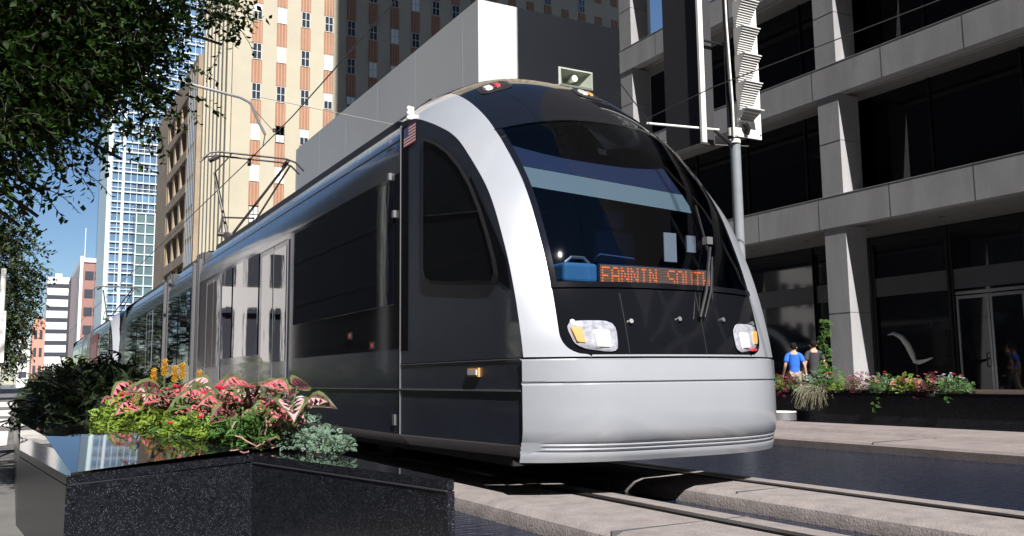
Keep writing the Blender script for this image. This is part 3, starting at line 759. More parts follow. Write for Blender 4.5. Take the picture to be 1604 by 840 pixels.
def far_blocks():
    wh = mat('white_stucco', (.72, .71, .70), .8, var=.04, scale=.2); br = mat('brown_red_wall', (.28, .15, .13), .8, var=.1); gd = mat('far_glass', (.05, .055, .07), .3)
    r = thing('white_corner_building', (12.4, 250, 0), 'white building with brown end wall and flagpole, left of the glass tower', 'building')
    MB().box(13.2, 13.9, 250, 300, 0, 32.4).build('street_wall', wh, r)
    MB().box(13.2, 13.9, 249.6, 250, 0, 33).build('corner', wh, r)
    MB().box(13.9, 17.0, 250, 300, 0, 31.5).build('end_wall', br, r); MB().box(13.9, 17.0, 249.7, 250, 31.5, 32.6).build('parapet', wh, r)
    for k in range(6):
        MB().box(14.4, 16.4, 249.9, 249.98, 4+k*4.6, 6.2+k*4.6).build('window', gd, r)
    s = MB()
    for k in range(9): s.box(13.15, 13.19, 252+k*5, 254+k*5, 2, 31, 0)
    s.build('window_strip', gd, r)
    MB().tube([(14.2, 251, 32.4), (14.2, 251, 40.5)], .09, 6).build('flagpole', wh, r)
    MB().box(11.9, 13.2, 262, 275, 3, 29).build('fire_stair', mat('stair_steel', (.12, .10, .11), .6), r)
    r = thing('banded_building', (11, 320, 0), 'white block with horizontal dark window bands far down the street', 'building')
    MB().box(7.8, 17, 320, 345, 0, 34.8).build('wall', wh, r)
    for k in range(9): MB().box(7.75, 16.5, 319.9, 319.98, 2.2+k*3.65, 3.5+k*3.65).build('window_band', gd, r)
    MB().box(10, 12, 325, 330, 34.8, 36.5).build('roof_plant', wh, r)
    r = thing('pink_building', (4.4, 230, 0), 'small salmon pink building beyond the left trees', 'building')
    MB().box(3.1, 5.6, 230, 250, 0, 15.5).build('wall', mat('salmon_wall', (.50, .24, .18), .8, var=.08), r)
    for k in range(3):
        for q in range(2): MB().box(3.4+q*1.1, 4.0+q*1.1, 229.9, 229.97, 3+k*4, 5+k*4).build('window', gd, r)
    r = thing('pale_low_building', (1.8, 260, 0), 'pale low building glimpsed between the pink building and the trees', 'building')
    MB().box(.4, 3.0, 260, 280, 0, 13).build('wall', wh, r)
    for k in range(3): MB().box(.8, 2.6, 259.9, 259.97, 2.5+k*3.6, 4+k*3.6).build('window', gd, r)
    # low wall / ramp at the far end of the street
    r = thing('parking_ramp', (6.5, 200, 0), 'low white ramp wall with slots at the far end of the rails', 'wall')
    MB().box(5.0, 9.0, 200, 204, 0, 6.2).build('wall', wh, r)
    f = MB()
    for k in range(10): f.box(5.1+k*.38, 5.25+k*.38, 199.9, 199.98, .5, 4.8)
    f.build('slots', gd, r)
    # white building over the street, mirrored in the tram's windows
    r = thing('arcaded_pavilion', (-4, 45, 0), 'white arcaded pavilion on the left pavement, mirrored in the tram windows', 'building')
    MB().box(-5.7, -2.2, 45, 51, 0, 8.6).build('wall', mat('arcade_stone', (.66, .65, .66), .8), r)
    for k in range(3):
        x = -5.3+k*1.2; g = MB().box(x, x+.62, 44.9, 44.99, .3, 4.2); g.tube([(x+.31, 44.99, 4.2), (x+.31, 44.9, 4.2)], .31, 16); g.build('arched_opening', gd, r)
        MB().box(x, x+.6, 44.9, 44.99, 5.6, 7.2).build('window', gd, r)
    MB().box(-5.9, -2.0, 44.8, 51.2, 8.6, 9.0).build('cornice', wh, r)
    r = thing('sky_blocker_left', (-14, 20, 0), 'dark block added out of view on the left to cut sky light and darken reflections', 'building')  # unseen block added to cut sky light and keep reflections dark
    MB().box(-40, -14, 15, 88, 0, 110).build('wall', mat('dark_block_stone', (.045, .045, .05), .7, var=.2, scale=.3), r)
    for k in range(28): MB().box(-13.99, -13.9, 15, 88, 3.4+k*3.6, 3.7+k*3.6).build('floor_band', mat('block_band', (.08, .08, .08), .8), r)
far_blocks()
def south_sky_blockers():
    r = thing('sky_blocker_south', (0, -100, 0), 'wide dark block added behind the camera to cut sky light and darken reflections', 'building')  # added behind the camera to lower the ambient light
    MB().box(-70, 75, -130, -100, 0, 84).build('wall', mat('dark_block_stone', (.045, .045, .05), .7), r)
    for k in range(20): MB().box(-70, 75, -99.99, -99.9, 3.4+k*4, 3.8+k*4).build('floor_band', mat('block_band', (.08, .08, .08), .8), r)
    r = thing('sky_blocker_west', (-26, -40, 0), 'dark slab added out of view on the left behind the camera to cut sky light', 'building')  # unseen slab, added to hold back sky light from the left
    MB().box(-60, -24, -95, 12, 0, 90).build('wall', mat('dark_block_stone', (.045, .045, .05), .7), r)
    for k in range(22): MB().box(-23.99, -23.9, -95, 12, 3.4+k*4, 3.8+k*4).build('floor_band', mat('block_band', (.08, .08, .08), .8), r)
south_sky_blockers()
def far_sky_blockers():
    for x0, x1, h in ((-260, -90, 190), (-80, 20, 205), (30, 130, 195), (140, 300, 200)):
        r = thing('sky_blocker_tower', ((x0+x1)/2, -215, 0), f'dark tower added unseen far behind the camera to cut sky light, {["westernmost", "second from the west", "third from the west", "easternmost"][(-260, -80, 30, 140).index(x0)]}', 'building')  # unseen towers added to block low southern sky light
        MB().box(x0, x1, -260, -215, 0, h).build('wall', mat('dark_block_stone', (.045, .045, .05), .7), r)
        for k in range(12): MB().box(x0, x1, -214.99, -214.8, 8+k*15, 10+k*15).build('floor_band', mat('block_band', (.08, .08, .08), .8), r)
far_sky_blockers()

# ------------------------------------------------------------------ sign pole with louvred panels
def louvre_pole():
    r = thing('signal_pole', (10.04, 10.6, 0), 'grey steel pole carrying tall white louvred signal panels behind the tram', 'signal pole')
    gp = mat('grey_pole_paint', (.20, .22, .24), .5, var=.1, scale=3)
    MB().tube([(10.04, 10.6, 0), (10.04, 10.6, 4.62)], .082, 20).build('pole', gp, r, smooth=True)
    MB().tube([(9.97, 10.62, 4.6), (9.97, 10.62, 9.0)], .05, 12).build('upper_pole', darkmetal, r, smooth=True)
    MB().tube([(10.02, 10.6, 4.58), (10.02, 10.6, 4.64)], .10, 20).tube([(10.0, 10.6, 4.70), (10.0, 10.6, 4.83)], .085, 16).build('collar', white_paint, r, smooth=True)
    # back plate facing the camera
    p = MB().box(10.04, 10.53, 10.50, 10.53, 4.68, 9.0).build('back_plate', white_paint, r)
    b = MB()
    for z in (4.75, 6.0, 7.2): b.tube([(10.5, 10.497, z), (10.5, 10.485, z)], .012, 6)
    b.build('bolt', darkmetal, p)
    lv = mat('louvre_white', (.62, .62, .61), .5); dk = mat('louvre_shadow_gap', (.25, .25, .25), .7)
    z = 4.93
    for k in range(9):
        v = MB(); h_ = .44 if k else .16
        # hood: curved louvred visor leaning outward at its top
        n = 13 if k else 5
        for q in range(n):
            f = q/(n-1); dy = .06+.19*f**1.6; zz = z+h_*f*.95
            x0, x1 = 10.02-.02*f, 10.30+.07*f
            v.box(x0, x1, 10.5-dy, 10.5-dy+.05, zz, zz+.016, 0)
        v.add([(10.02, 10.49, z), (10.0, 10.27, z+h_), (10.0, 10.49, z+h_)], [(0, 1, 2)]); v.add([(10.30, 10.49, z), (10.37, 10.27, z+h_), (10.37, 10.49, z+h_)], [(0, 1, 2)])
        v.add([(10.02, 10.47, z), (10.30, 10.47, z), (10.36, 10.29, z+h_), (10.0, 10.29, z+h_)], [(0, 1, 2, 3)], 1)
        v.build('louvred_visor', [lv, dk], p); z += h_+.02
    # conduit
    MB().tube([(9.93, 10.5, 4.66), (9.93, 10.5, 5.2), (9.87, 10.5, 6.6), (9.84, 10.5, 9)], .015, 8).build('conduit', white_paint, r, smooth=True)
    MB().tube([(10.18, 10.48, 4.72), (10.18, 10.44, 4.80), (10.12, 10.44, 4.88)], .045, 8).build('bracket', darkmetal, r, smooth=True)
    # second panel seen edge-on, its flank's shade put into a dark colour
    q = MB().box(9.32, 9.345, 10.55, 11.45, 4.52, 9.0).build('side_panel', mat('panel_shaded', (.035, .035, .04), .6), r)
    MB().box(9.27, 9.36, 10.50, 10.548, 4.50, 9.0).build('panel_edge', white_paint, q)
    MB().box(9.36, 9.75, 10.75, 10.80, 4.55, 9.0).build('side_panel_back', mat('panel_shaded', (.035, .035, .04), .6), r)
    for z in (6.25,): MB().box(9.34, 9.95, 10.66, 10.70, z, z+.02).build('strap', darkmetal, r)
    MB().tube([(9.97, 10.6, 4.55), (9.85, 10.6, 4.62), (9.6, 10.6, 4.75)], [.05, .035, .02], 8).build('bracket_arm', darkmetal, r, smooth=True)
    MB().tube([(9.70, 10.6, 4.77), (8.25, 10.6, 4.69)], .019, 8).build('cross_arm', white_paint, r, smooth=True)
    MB().tube([(8.3, 10.6, 4.72), (7.8, 10.62, 5.25)], .008, 4).build('guy_wire', darkmetal, r)
louvre_pole()

# ------------------------------------------------------------------ catenary
def wires():
    dk = mat('wire_dark', (.02, .02, .022), .5)
    w1 = MB().tube([(4.5, -2, 7.6), (4.5, 11.44, 6.23), (4.5, 16.8, 5.98), (4.5, 20.2, 5.93), (4.5, 45, 5.9), (4.5, 120, 5.9)], .012, 5).build('contact_wire', dk, base=(4.5, 20, 5.9))
    tag(w1, 'long dark overhead contact wire running along the track above the tram', 'wire')
    w2 = MB().tube([(8.22, 10.6, 4.74), (8.75, 9.6, 5.05), (10.36, 7.0, 5.70)], .009, 5).build('span_wire', dk, base=(9.2, 9, 5))
    tag(w2, 'thin dark wire rising right from behind the tram past the louvred panels', 'wire')
    w3 = MB().tube([(4.4, 19.3, 7.05), (7.5, 19.35, 6.85), (11, 19.4, 7.0), (19, 19.5, 7.7)], .008, 5).build('cross_wire', mat('wire_pale', (.3, .3, .3), .5), base=(11, 19.4, 6.8))
    tag(w3, 'faint thin cross wire spanning from the catenary arm towards the grey panel building', 'wire')
    r = thing('catenary_pole', (-.9, 19.3, 0), 'grey overhead line pole with a long white bracket arm reaching out of the foliage', 'catenary pole')
    MB().tube([(-.9, 19.3, 0), (-.9, 19.3, 8.4)], [.13, .1], 12).build('pole', alu, r, smooth=True)
    MB().tube([(-.9, 19.3, 7.55), (2.85, 19.3, 7.13), (4.0, 19.3, 6.98), (4.22, 19.3, 6.88), (4.42, 19.3, 6.45), (4.55, 19.3, 6.22)], .032, 8).build('bracket_arm', alu, r, smooth=True)
    m = MB(); m.tube([(4.15, 19.3, 6.9), (4.75, 19.3, 6.3)], .008, 4); m.tube([(4.55, 19.3, 6.22), (4.5, 19.3, 5.93)], .012, 5); m.tube([(4.75, 19.3, 6.3), (4.75, 19.3, 6.38)], .04, 6)
    m.build('registration_arm', dk, r)
wires()

# ------------------------------------------------------------------ foliage
lf_dark = leafmat('tree_leaf', (.022, .050, .008), .75, .6, .35)
lf_back = leafmat('oak_leaf', (.04, .062, .02), .5, .5, .25)
bark = mat('bark', (.05, .04, .032), .9, var=.3, scale=12, bump=.6)
def leaf_cloud(mb, c, rad, n, size, rnd, droop=.35, twigs=None, mi=0):
    """twig sprays: short arcs with alternate leaves"""
    k = 0; c = Vector(c)
    while k < n:
        d = Vector((rnd.gauss(0, 1), rnd.gauss(0, 1), rnd.gauss(0, 1))).normalized()
        rr = rnd.random()**.45
        p = c+Vector((d.x*rad[0], d.y*rad[1], d.z*rad[2]))*rr
        t = (d+Vector((rnd.uniform(-.8, .8), rnd.uniform(-.8, .8), rnd.uniform(-.9, .3)))).normalized()
        L = rnd.uniform(1.6, 3.6)*size; m = rnd.randint(5, 9); pts = [p.copy()]
        for q in range(m):
            t = (t+Vector((rnd.uniform(-.15, .15), rnd.uniform(-.15, .15), -droop*.25))).normalized()
            p = p+t*(L/m*1.6); pts.append(p.copy())
            a = t.orthogonal(); a.rotate(Matrix.Rotation(rnd.uniform(0, 6.28), 3, t))
            ld = (t*.6+a*.9+Vector((0, 0, -.2))).normalized(); s = size*rnd.uniform(.5, 1.35)
            side = ld.cross(Vector((rnd.uniform(-1, 1), rnd.uniform(-1, 1), 1.2))).normalized()*s*.30
            up_ = ld.cross(side).normalized()*s*.08
            mb.add([p, p+ld*s*.45+side+up_, p+ld*s, p+ld*s*.45-side+up_], [(0, 1, 2), (0, 2, 3)], mi); k += 1
        if twigs is not None and rnd.random() < .5: twigs.tube(pts, .0028*size/.05, 3, cap=False)
def tree(name, base, trunk_top, clumps, size, label, group=None, leafm=None, seed=1, trunk_r=.2, dens=1.0):
    rnd = random.Random(seed)
    r = thing(name, base, label, 'tree', group)
    tb = MB(); B = Vector(base); T = Vector(trunk_top)
    mid = B.lerp(T, .5)+Vector((rnd.uniform(-.1, .1), rnd.uniform(-.1, .1), 0))
    tb.tube([B, mid, T], [trunk_r*1.25, trunk_r, trunk_r*.75], 12); tb.build('trunk', bark, r, smooth=True)
    lb = MB(); tw = MB(); cr_ = MB()
    for (c, rad, n) in clumps:
        c = Vector(c); m = T.lerp(c, .5)+Vector((rnd.uniform(-.2, .2), rnd.uniform(-.2, .2), .25)); d = (c-T).length
        lb.tube([T, m, c], [trunk_r*.45, trunk_r*.24, .012], 6)
        leaf_cloud(cr_, c, rad if isinstance(rad, tuple) else (rad, rad, rad), int(n*dens), size, rnd, twigs=tw)
    lb.build('limbs', bark, r, smooth=True); tw.build('twigs', bark, r)
    cr_.build('crown', leafm or lf_dark, r)
    return r
NEAR = [
    ((-0.11, 7.08, 3.40), 0.31, 2000),
    ((0.17, 7.14, 3.48), 0.30, 1600),
    ((-0.09, 6.90, 2.95), 0.28, 1900),
    ((0.19, 7.07, 3.04), 0.24, 1200),
    ((0.48, 7.30, 3.59), 0.24, 1200),
    ((-0.11, 6.73, 2.58), 0.19, 650),
    ((0.10, 7.05, 2.72), 0.16, 300),
    ((0.38, 7.29, 3.22), 0.20, 650),
    ((-0.08, 6.98, 2.35), 0.13, 110),
    ((0.24, 7.24, 2.52), 0.09, 45),
    ((0.65, 7.57, 3.43), 0.20, 430),
    ((0.84, 7.65, 3.76), 0.18, 400),
    ((0.73, 7.57, 3.15), 0.16, 150),
    ((1.01, 7.82, 3.51), 0.15, 120),
    ((0.55, 7.48, 2.84), 0.13, 80),
    ((0.65, 7.46, 2.59), 0.07, 18),
    ((0.09, 7.13, 2.22), 0.07, 30),
    ((-0.07, 7.01, 2.07), 0.09, 40),
    ((-0.15, 6.81, 2.18), 0.10, 50),
    ((0.09, 7.04, 2.02), 0.06, 22),
    ((1.13, 7.79, 3.27), 0.11, 45),
    ((0.92, 7.70, 3.05), 0.10, 45),
    ((0.32, 7.28, 2.68), 0.11, 90),
    ((-0.02, 7.00, 1.94), 0.05, 20),
    ((1.41, 7.74, 4.16), 0.14, 230),
    ((1.62, 7.85, 4.18), 0.07, 50),
    ((1.15, 7.64, 4.18), 0.22, 400),
    ((0.76, 7.43, 3.96), 0.23, 650),
    ((1.56, 7.90, 4.06), 0.06, 34),
    ((1.47, 7.98, 3.85), 0.04, 12),
    ((0.90, 7.79, 3.32), 0.12, 90),
    ((0.01, 7.07, 3.81), 0.42, 1600),
    ((0.48, 7.33, 4.13), 0.45, 1400),
    ((-0.44, 7.05, 3.24), 0.40, 1300),
    ((-0.53, 7.17, 2.71), 0.24, 500),
    ((0.41, 8.11, 3.82), 0.44, 900),
    ((-0.10, 8.20, 3.54), 0.45, 1200),
    ((0.80, 8.15, 3.61), 0.17, 200),
    # unseen upper crown, clumps added to shade the leaves below
    ((-2.5, 5.5, 7.6), 1.7, 1300),
    ((-0.6, 6.2, 7.8), 1.5, 1200),
    ((-3.2, 7.5, 6.5), 1.8, 1200),
    ((-4, 4.5, 6), 1.6, 900),
    ((-1.5, 8.0, 7.5), 1.6, 1000),
    ((-2.5, 9.5, 6.2), 1.5, 800),
    ((-1.6, 3.2, 7.0), 1.5, 2200),
    ((-3.4, 3.0, 6.2), 1.6, 1800),
    ((-0.3, 4.0, 7.4), 1.3, 1600),
]
tree('near_tree', (-3.4, 6.2, 0), (-3.0, 6.3, 3.4), NEAR, .062, 'leafy tree with small dark green leaves overhanging the top left corner', seed=4, trunk_r=.13, dens=1.3)
tree('oak_tree', (-3.4, 56, 0), (-3.2, 56, 3.4), [((-3.09, 56.0, 7.91), 2.55, 2400), ((-0.71, 56.1, 7.91), 1.70, 1800), ((-0.37, 56.2, 5.18), 1.27, 1300), ((-1.22, 56.3, 3.48), 1.36, 1300), ((-0.54, 56.4, 9.27), 0.94, 500), ((-2.24, 56.5, 10.12), 1.70, 1000), ((0.05, 56.6, 6.71), 1.02, 700), ((-0.71, 56.7, 2.46), 0.85, 600), ((-1.73, 56.8, 5.52), 2.04, 1600)], .23,
     'round green oak standing beyond the planter at the left edge', leafm=lf_back, seed=8, trunk_r=.3)
tree('oak_tree', (-4.0, 95, 0), (-3.9, 95, 4), [((-2.2, 95, 10), 3.2, 1700), ((-1.0, 94, 6.5), 2.0, 1200), ((-1.2, 94, 3.6), 1.7, 900)], .32, 'darker oak behind the round oak, farther down the left pavement', leafm=lf_back, seed=9, trunk_r=.3)
tree('street_tree', (-9, 8, 0), (-9, 8, 4), [((-9, 8, 7), 3, 1500), ((-7, 10, 6), 2.2, 1000), ((-9, 12, 7), 2.5, 1000)], .22, 'broad tree on the left pavement, mirrored in the tram windows', leafm=lf_back, seed=12, trunk_r=.22)

# planters
def near_planter():
    r = thing('granite_planter', (.8, 8, 0), 'long polished black granite planter with an angled corner in the left foreground', 'planter')
    poly = [(.22, 4.45), (1.17, 5.09), (1.53, 3.31), (1.56, 3.31), (1.58, 20), (.03, 20), (.05, 6.35)]
    poly = poly[::1]
    area = sum(poly[i][0]*poly[(i+1) % 7][1]-poly[(i+1) % 7][0]*poly[i][1] for i in range(7))
    if area < 0: poly = poly[::-1]
    o = MB().prism(poly, 0, .405, 0).build('wall', granite, r)
    o2 = MB().prism([(x, y) for x, y in poly], .409, .45, 0, 1); cp = o2.build('coping', [granite, polished], r); bevel(cp, .005, 2)
    j = MB().prism([(x+(.006 if x < .5 else -.006), y+(.006 if y < 6 else 0)) for x, y in poly], .404, .410); j.build('coping_joint', mat('joint_pale', (.04, .04, .05), .5), r)
    # broad inner ledge, polished, sloping gently towards the street side
    def lz(p): return .453+min(.10, max(0, .075*((p.x-.22)*-.3+(p.y-4.45)*.95)))
    def lf(i, j):
        a = Vector((.24, 4.50, 0)).lerp(Vector((1.15, 5.13, 0)), i); b = Vector((.06, 7.9, 0)).lerp(Vector((1.30, 5.75, 0)), i)
        p = a.lerp(b, j); p.z = lz(p); return p
    lg = MB().grid(lf, 20, 20)
    for q in range(20): 
        for e in (0, 1):
            a, b = lf(e, q/20), lf(e, (q+1)/20); lg.face([a, b, Vector((b.x, b.y, .44)), Vector((a.x, a.y, .44))])
    lg.build('sloping_ledge', polished, r)
    s = MB(); xl = lambda y: max(.40, 1.42-(y-5.25)*.62)
    s.grid(lambda i, j: Vector((xl(5.25+14.5*j*j)+(1.52-xl(5.25+14.5*j*j))*i, 5.25+14.5*j*j, .47+.12*math.sin(math.pi*i)*min(1, j*8))), 10, 60); s.build('soil_bed', soil, r, smooth=True)
near_planter()
pinkc = leafmat('caladium_pink', (.62, .16, .20), .3, .4, .3); palep = leafmat('caladium_pale', (.62, .36, .38), .3, .4, .3); pinkd = leafmat('caladium_rose', (.42, .06, .10), .35, .4, .3); edgeg = leafmat('caladium_edge', (.10, .13, .05), .3, .45, .3)
lime = leafmat('lime_leaf', (.16, .24, .03), .5, .45, .3); midg = leafmat('mid_green_leaf', (.06, .13, .03), .45, .45, .3); blueg = leafmat('dusty_leaf', (.14, .22, .16), .35, .6, .2)
maroon = leafmat('maroon_leaf', (.10, .02, .035), .4, .4, .2); redf = leafmat('red_petal', (.60, .015, .05), .3, .5, .3); yelf = leafmat('yellow_bract', (.80, .50, .02), .2, .5, .2)
whitef = leafmat('white_petal', (.65, .62, .75), .15, .5, .3); purpf = leafmat('violet_petal', (.28, .16, .45), .2, .5, .3); shade_leaf = leafmat('shaded_shrub_leaf', (.025, .04, .018), .5, .5, .2); pinkf = leafmat('pink_petal', (.65, .12, .2), .3, .5, .3)  # shade_leaf: tree shade put into the shrubs' leaf colour
stemm = mat('stem', (.08, .10, .04), .7)
def heart(mb, p, d, n, s, mi_in, mi_out, w=.62, fold=.18):
    """broad pointed leaf: base p, direction d, face normal n, length s; inner area and a rim of another colour"""
    d = d.normalized(); sx = d.cross(n).normalized(); n = sx.cross(d).normalized()
    prof = [(-.22, .20), (-.10, .40), (.12, .50), (.38, .42), (.65, .26), (.86, .11)]
    def P(a, b, k=1.0): return p+d*s*a+sx*s*b*w/.5*k*.9+n*s*(fold*abs(b)-.28*a*a)
    tip = p+d*s*1.05-n*s*.33; base = P(0, 0)
    for sg in (-1, 1):
        prev_i = base; prev_o = P(-.04, 0)
        for a, b in prof:
            i_ = P(a*.93+.02, sg*b*.72); o_ = P(a, sg*b)
            mb.add([P(max(a, 0)*.9, 0), prev_i, i_], [(0, 1, 2) if sg > 0 else (0, 2, 1)], mi_in)
            mb.add([prev_i, prev_o, o_, i_], [(0, 1, 2, 3)], mi_out); prev_i, prev_o = i_, o_
        mb.add([P(.78, 0), prev_i, tip-d*s*.09], [(0, 1, 2)], mi_in); mb.add([prev_i, prev_o, tip], [(0, 1, 2)], mi_out)
        a = P(0, 0)
def caladium(loc, s, nl, seed, mats, label, group, name='caladium'):
    rnd = random.Random(seed); r = thing(name, loc, label, 'plant', group)
    L_ = MB(); st = MB(); B = Vector(loc)
    for k in range(nl):
        a = rnd.uniform(0, 6.28); h = rnd.uniform(.5, 1.15)*s*1.5; rr = rnd.uniform(.25, .95)*s*1.1
        if rnd.random() < .5: a = rnd.uniform(3.4, 5.6)   # more leaves lean to the sun
        tip = B+Vector((math.cos(a)*rr, math.sin(a)*rr, h))
        st.tube([B, B.lerp(tip, .5)+Vector((0, 0, h*.15)), tip], .006, 4)
        d = Vector((math.cos(a), math.sin(a), rnd.uniform(-.5, .35))); n = Vector((-.1+rnd.uniform(-.5, .5), -.7+rnd.uniform(-.5, .5), 1))
        heart(L_, tip, d, n, s*rnd.uniform(.45, 1.1), (0, 2, 3)[rnd.choice((0, 0, 0, 1, 1, 2))], 1, w=rnd.uniform(.45, .7), fold=rnd.uniform(.05, .4))
    L_.build('leaves', mats, r); st.build('stems', stemm, r); return r
def bush(loc, rad, h, nl, s, seed, m, label, group, name, flowers=None, cat='plant', trail=0):
    rnd = random.Random(seed); r = thing(name, loc, label, cat, group); L_ = MB(); st = MB(); B = Vector(loc)
    for k in range(max(6, nl//14)):
        a = rnd.uniform(0, 6.28); q = B+Vector((math.cos(a)*rad*.7, math.sin(a)*rad*.7, h*rnd.uniform(.5, .9))); st.tube([B, B.lerp(q, .5)+Vector((0, 0, h*.2)), q], .004, 3)
    for k in range(nl):
        d = Vector((rnd.gauss(0, 1), rnd.gauss(0, 1), abs(rnd.gauss(0, .8)))).normalized(); rr = rnd.random()**.3
        p = B+Vector((d.x*rad*rr, d.y*rad*rr, d.z*h*rr+.02))
        if trail and rnd.random() < .3: p = B+Vector((-abs(d.x)*rad-.04, d.y*rad*.6, -rnd.random()*trail))
        dd = (d+Vector((rnd.uniform(-.7, .7), rnd.uniform(-.7, .7), rnd.uniform(-.6, .4)))).normalized()
        heart(L_, p, dd, Vector((rnd.uniform(-.7, .5), rnd.uniform(-1.1, .2), 1)), s*rnd.uniform(.6, 1.2), 0, 0)
    L_.build('leaves', m, r); st.build('stems', stemm, r)
    if flowers:
        fm, nf, fs = flowers; F_ = MB()
        for k in range(nf):
            a = rnd.uniform(0, 6.28); e = rnd.uniform(.2, 1.0)
            p = B+Vector((math.cos(a)*rad*e, math.sin(a)*rad*e-.02, h*(1.08-.45*e*e)+rnd.uniform(0, .03)))
            for q in range(5):
                b_ = 2*math.pi*q/5; d = Vector((math.cos(b_), math.sin(b_), .5))
                heart(F_, p, d, Vector((0, -.5, 1)), fs, 0, 0, w=.8)
        F_.build('flowers', fm, r)
    return r
def lollipop(loc, h, seed, k):
    r = thing('lollipop_plant', loc, f'yellow spike flower with white petals above the pink leaves, {ORD[k]} from the left', 'plant', 'yellow spike flowers in the near planter')
    B = Vector(loc); rnd = random.Random(seed); MB().tube([B, B+Vector((0, 0, h))], .006, 5).build('stem', stemm, r)
    f = MB()
    for k in range(26):
        a = k*2.4; z = k/26*.12; rr = .020*(1-(k/26)**2*.8)
        d = Vector((math.cos(a), math.sin(a), 1.3)); heart(f, B+Vector((math.cos(a)*rr*.4, math.sin(a)*rr*.4, h-.01+z)), d, Vector((math.cos(a), math.sin(a), -.5))*-1, .034, 0, 0)
    f.build('bracts', yelf, r); p = MB()
    for k in range(4):
        a = rnd.uniform(0, 6.28); d = Vector((math.cos(a), math.sin(a), .4)); heart(p, B+Vector((0, 0, h+.04+.02*k)), d, Vector((0, 0, 1)), .04, 0, 0, w=.3)
    p.build('petals', whitef, r)
    l = MB()
    for k in range(6):
        a = k*1.05; heart(l, B+Vector((0, 0, h*.3+k*.02)), Vector((math.cos(a), math.sin(a), .2)), Vector((0, 0, 1)), .12, 0, 0, w=.35)
    l.build('leaves', midg, r)
rn = random.Random(11)
# near planter planting: (bearing from the corner, Y) keeps the mound wedge-shaped as the bed is
TX = lambda px, y: (round(y*math.tan(R(29)+math.atan((px-802)/1411)), 3), y)
cal = sorted([(190, 7.6), (212, 7.15), (232, 6.75), (262, 6.7), (285, 6.4), (310, 6.2), (335, 6.1), (352, 5.8), (378, 5.65), (402, 5.5), (432, 5.45), (450, 5.25), (300, 7.2), (345, 6.7), (395, 6.1), (250, 7.6)])
for k, (px, yy) in enumerate(cal):
    x, y = TX(px, yy)
    caladium((x, y, .50), (.17, .20, .15, .19)[k % 4], (9, 8, 10)[k % 3], 40+k, [pinkc if k % 3 else palep, edgeg, pinkd, maroon if k % 2 else midg], f'pink caladium with green leaf edges, {ORD[k]} from the left in the near granite planter', 'pink caladiums in the near planter')
low = [(178, 7.2, lime), (196, 6.75, lime), (222, 6.45, lime), (206, 7.7, lime), (250, 6.2, lime), (272, 6.05, midg), (296, 5.85, lime), (322, 5.75, midg), (345, 5.6, lime), (372, 5.42, midg), (398, 5.32, midg)]
for k, (px, yy, c) in enumerate(sorted(low, key=lambda q: q[0])):
    x, y = TX(px, yy); nm = 'lime green' if c is lime else 'mid green'
    bush((x, y, .46), .15, (.17, .21, .14)[k % 3]+(.08 if px < 230 else 0), 100, .065, 70+k, c, f'low {nm} leafy plant, {ORD[k]} from the left along the front of the near planter', f'{nm} leafy plants in the near planter', 'foliage_plant', flowers=(redf, 3, .022) if k in (1, 6) else None)
for k, (px, yy, h) in enumerate([(238, 7.3, .36), (255, 7.25, .43), (271, 7.3, .38), (283, 7.2, .40), (310, 7.0, .34)]):
    x, y = TX(px, yy); lollipop((x, y, .48), h, k, k)
for k, (px, yy, nm) in enumerate([(200, 7.3, 'left'), (330, 6.5, 'right'), (270, 6.9, 'middle')]):
    x, y = TX(px, yy); bush((x, y, .48), .09, .33, 30, .06, 90+k, midg, f'crimson red flowers among the pink leaves, {nm} of three such clusters', 'red flowers in the near planter', 'red_flower', flowers=(redf, 4, .035))
x, y = TX(468, 5.25); bush((x, y, .45), .06, .27, 40, .05, 101, blueg, 'small plant with a cluster of white flowers at the right end of the pink leaves', None, 'white_flower', flowers=(whitef, 12, .02))
for k, (px, yy, rd, h, nm) in enumerate([(490, 5.05, .12, .19, 'tallest and leftmost'), (512, 4.85, .11, .15, 'middle'), (535, 4.75, .08, .09, 'lowest and rightmost'), (465, 5.2, .10, .12, 'under the white flowers')]):
    x, y = TX(px, yy); bush((x, y, .45), rd, h, 110, .03, 110+k, blueg, f'grey-green small-leaved plant on the near planter rim, {nm}', 'grey-green plants on the near planter', 'dusty_plant')
# dry vine litter on the rim
v = MB()
for k in range(26):
    a = Vector((rn.uniform(1.0, 1.5), rn.uniform(5.2, 5.5), .47)); pts = [a]; d = Vector((rn.uniform(-1, 1), rn.uniform(-1, 1), .3)).normalized()
    for q in range(6): d = (d+Vector((rn.uniform(-.6, .6), rn.uniform(-.6, .6), rn.uniform(-.3, .25)))).normalized(); a = a+d*.035; a.z = max(a.z, .462); pts.append(a.copy())
    v.tube(pts, .004, 4)
tag(v.build('dry_stems', mat('dry_vine', (.35, .20, .18), .8)), 'tangle of dry reddish stems lying on the inner corner of the near planter rim', 'plant litter')
# shaded shrubs further along the same planter
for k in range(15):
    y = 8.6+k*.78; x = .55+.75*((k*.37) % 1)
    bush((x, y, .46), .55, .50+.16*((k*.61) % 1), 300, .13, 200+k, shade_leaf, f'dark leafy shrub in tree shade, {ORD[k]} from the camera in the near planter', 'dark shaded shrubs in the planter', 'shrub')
bush((1.25, 22.5, .0), .7, 1.45, 240, .16, 240, leafmat('olive_leaf', (.13, .17, .03)), 'pale yellow-green shrub beyond the dark shrubs, in front of the second tram', None, 'lime_shrub')

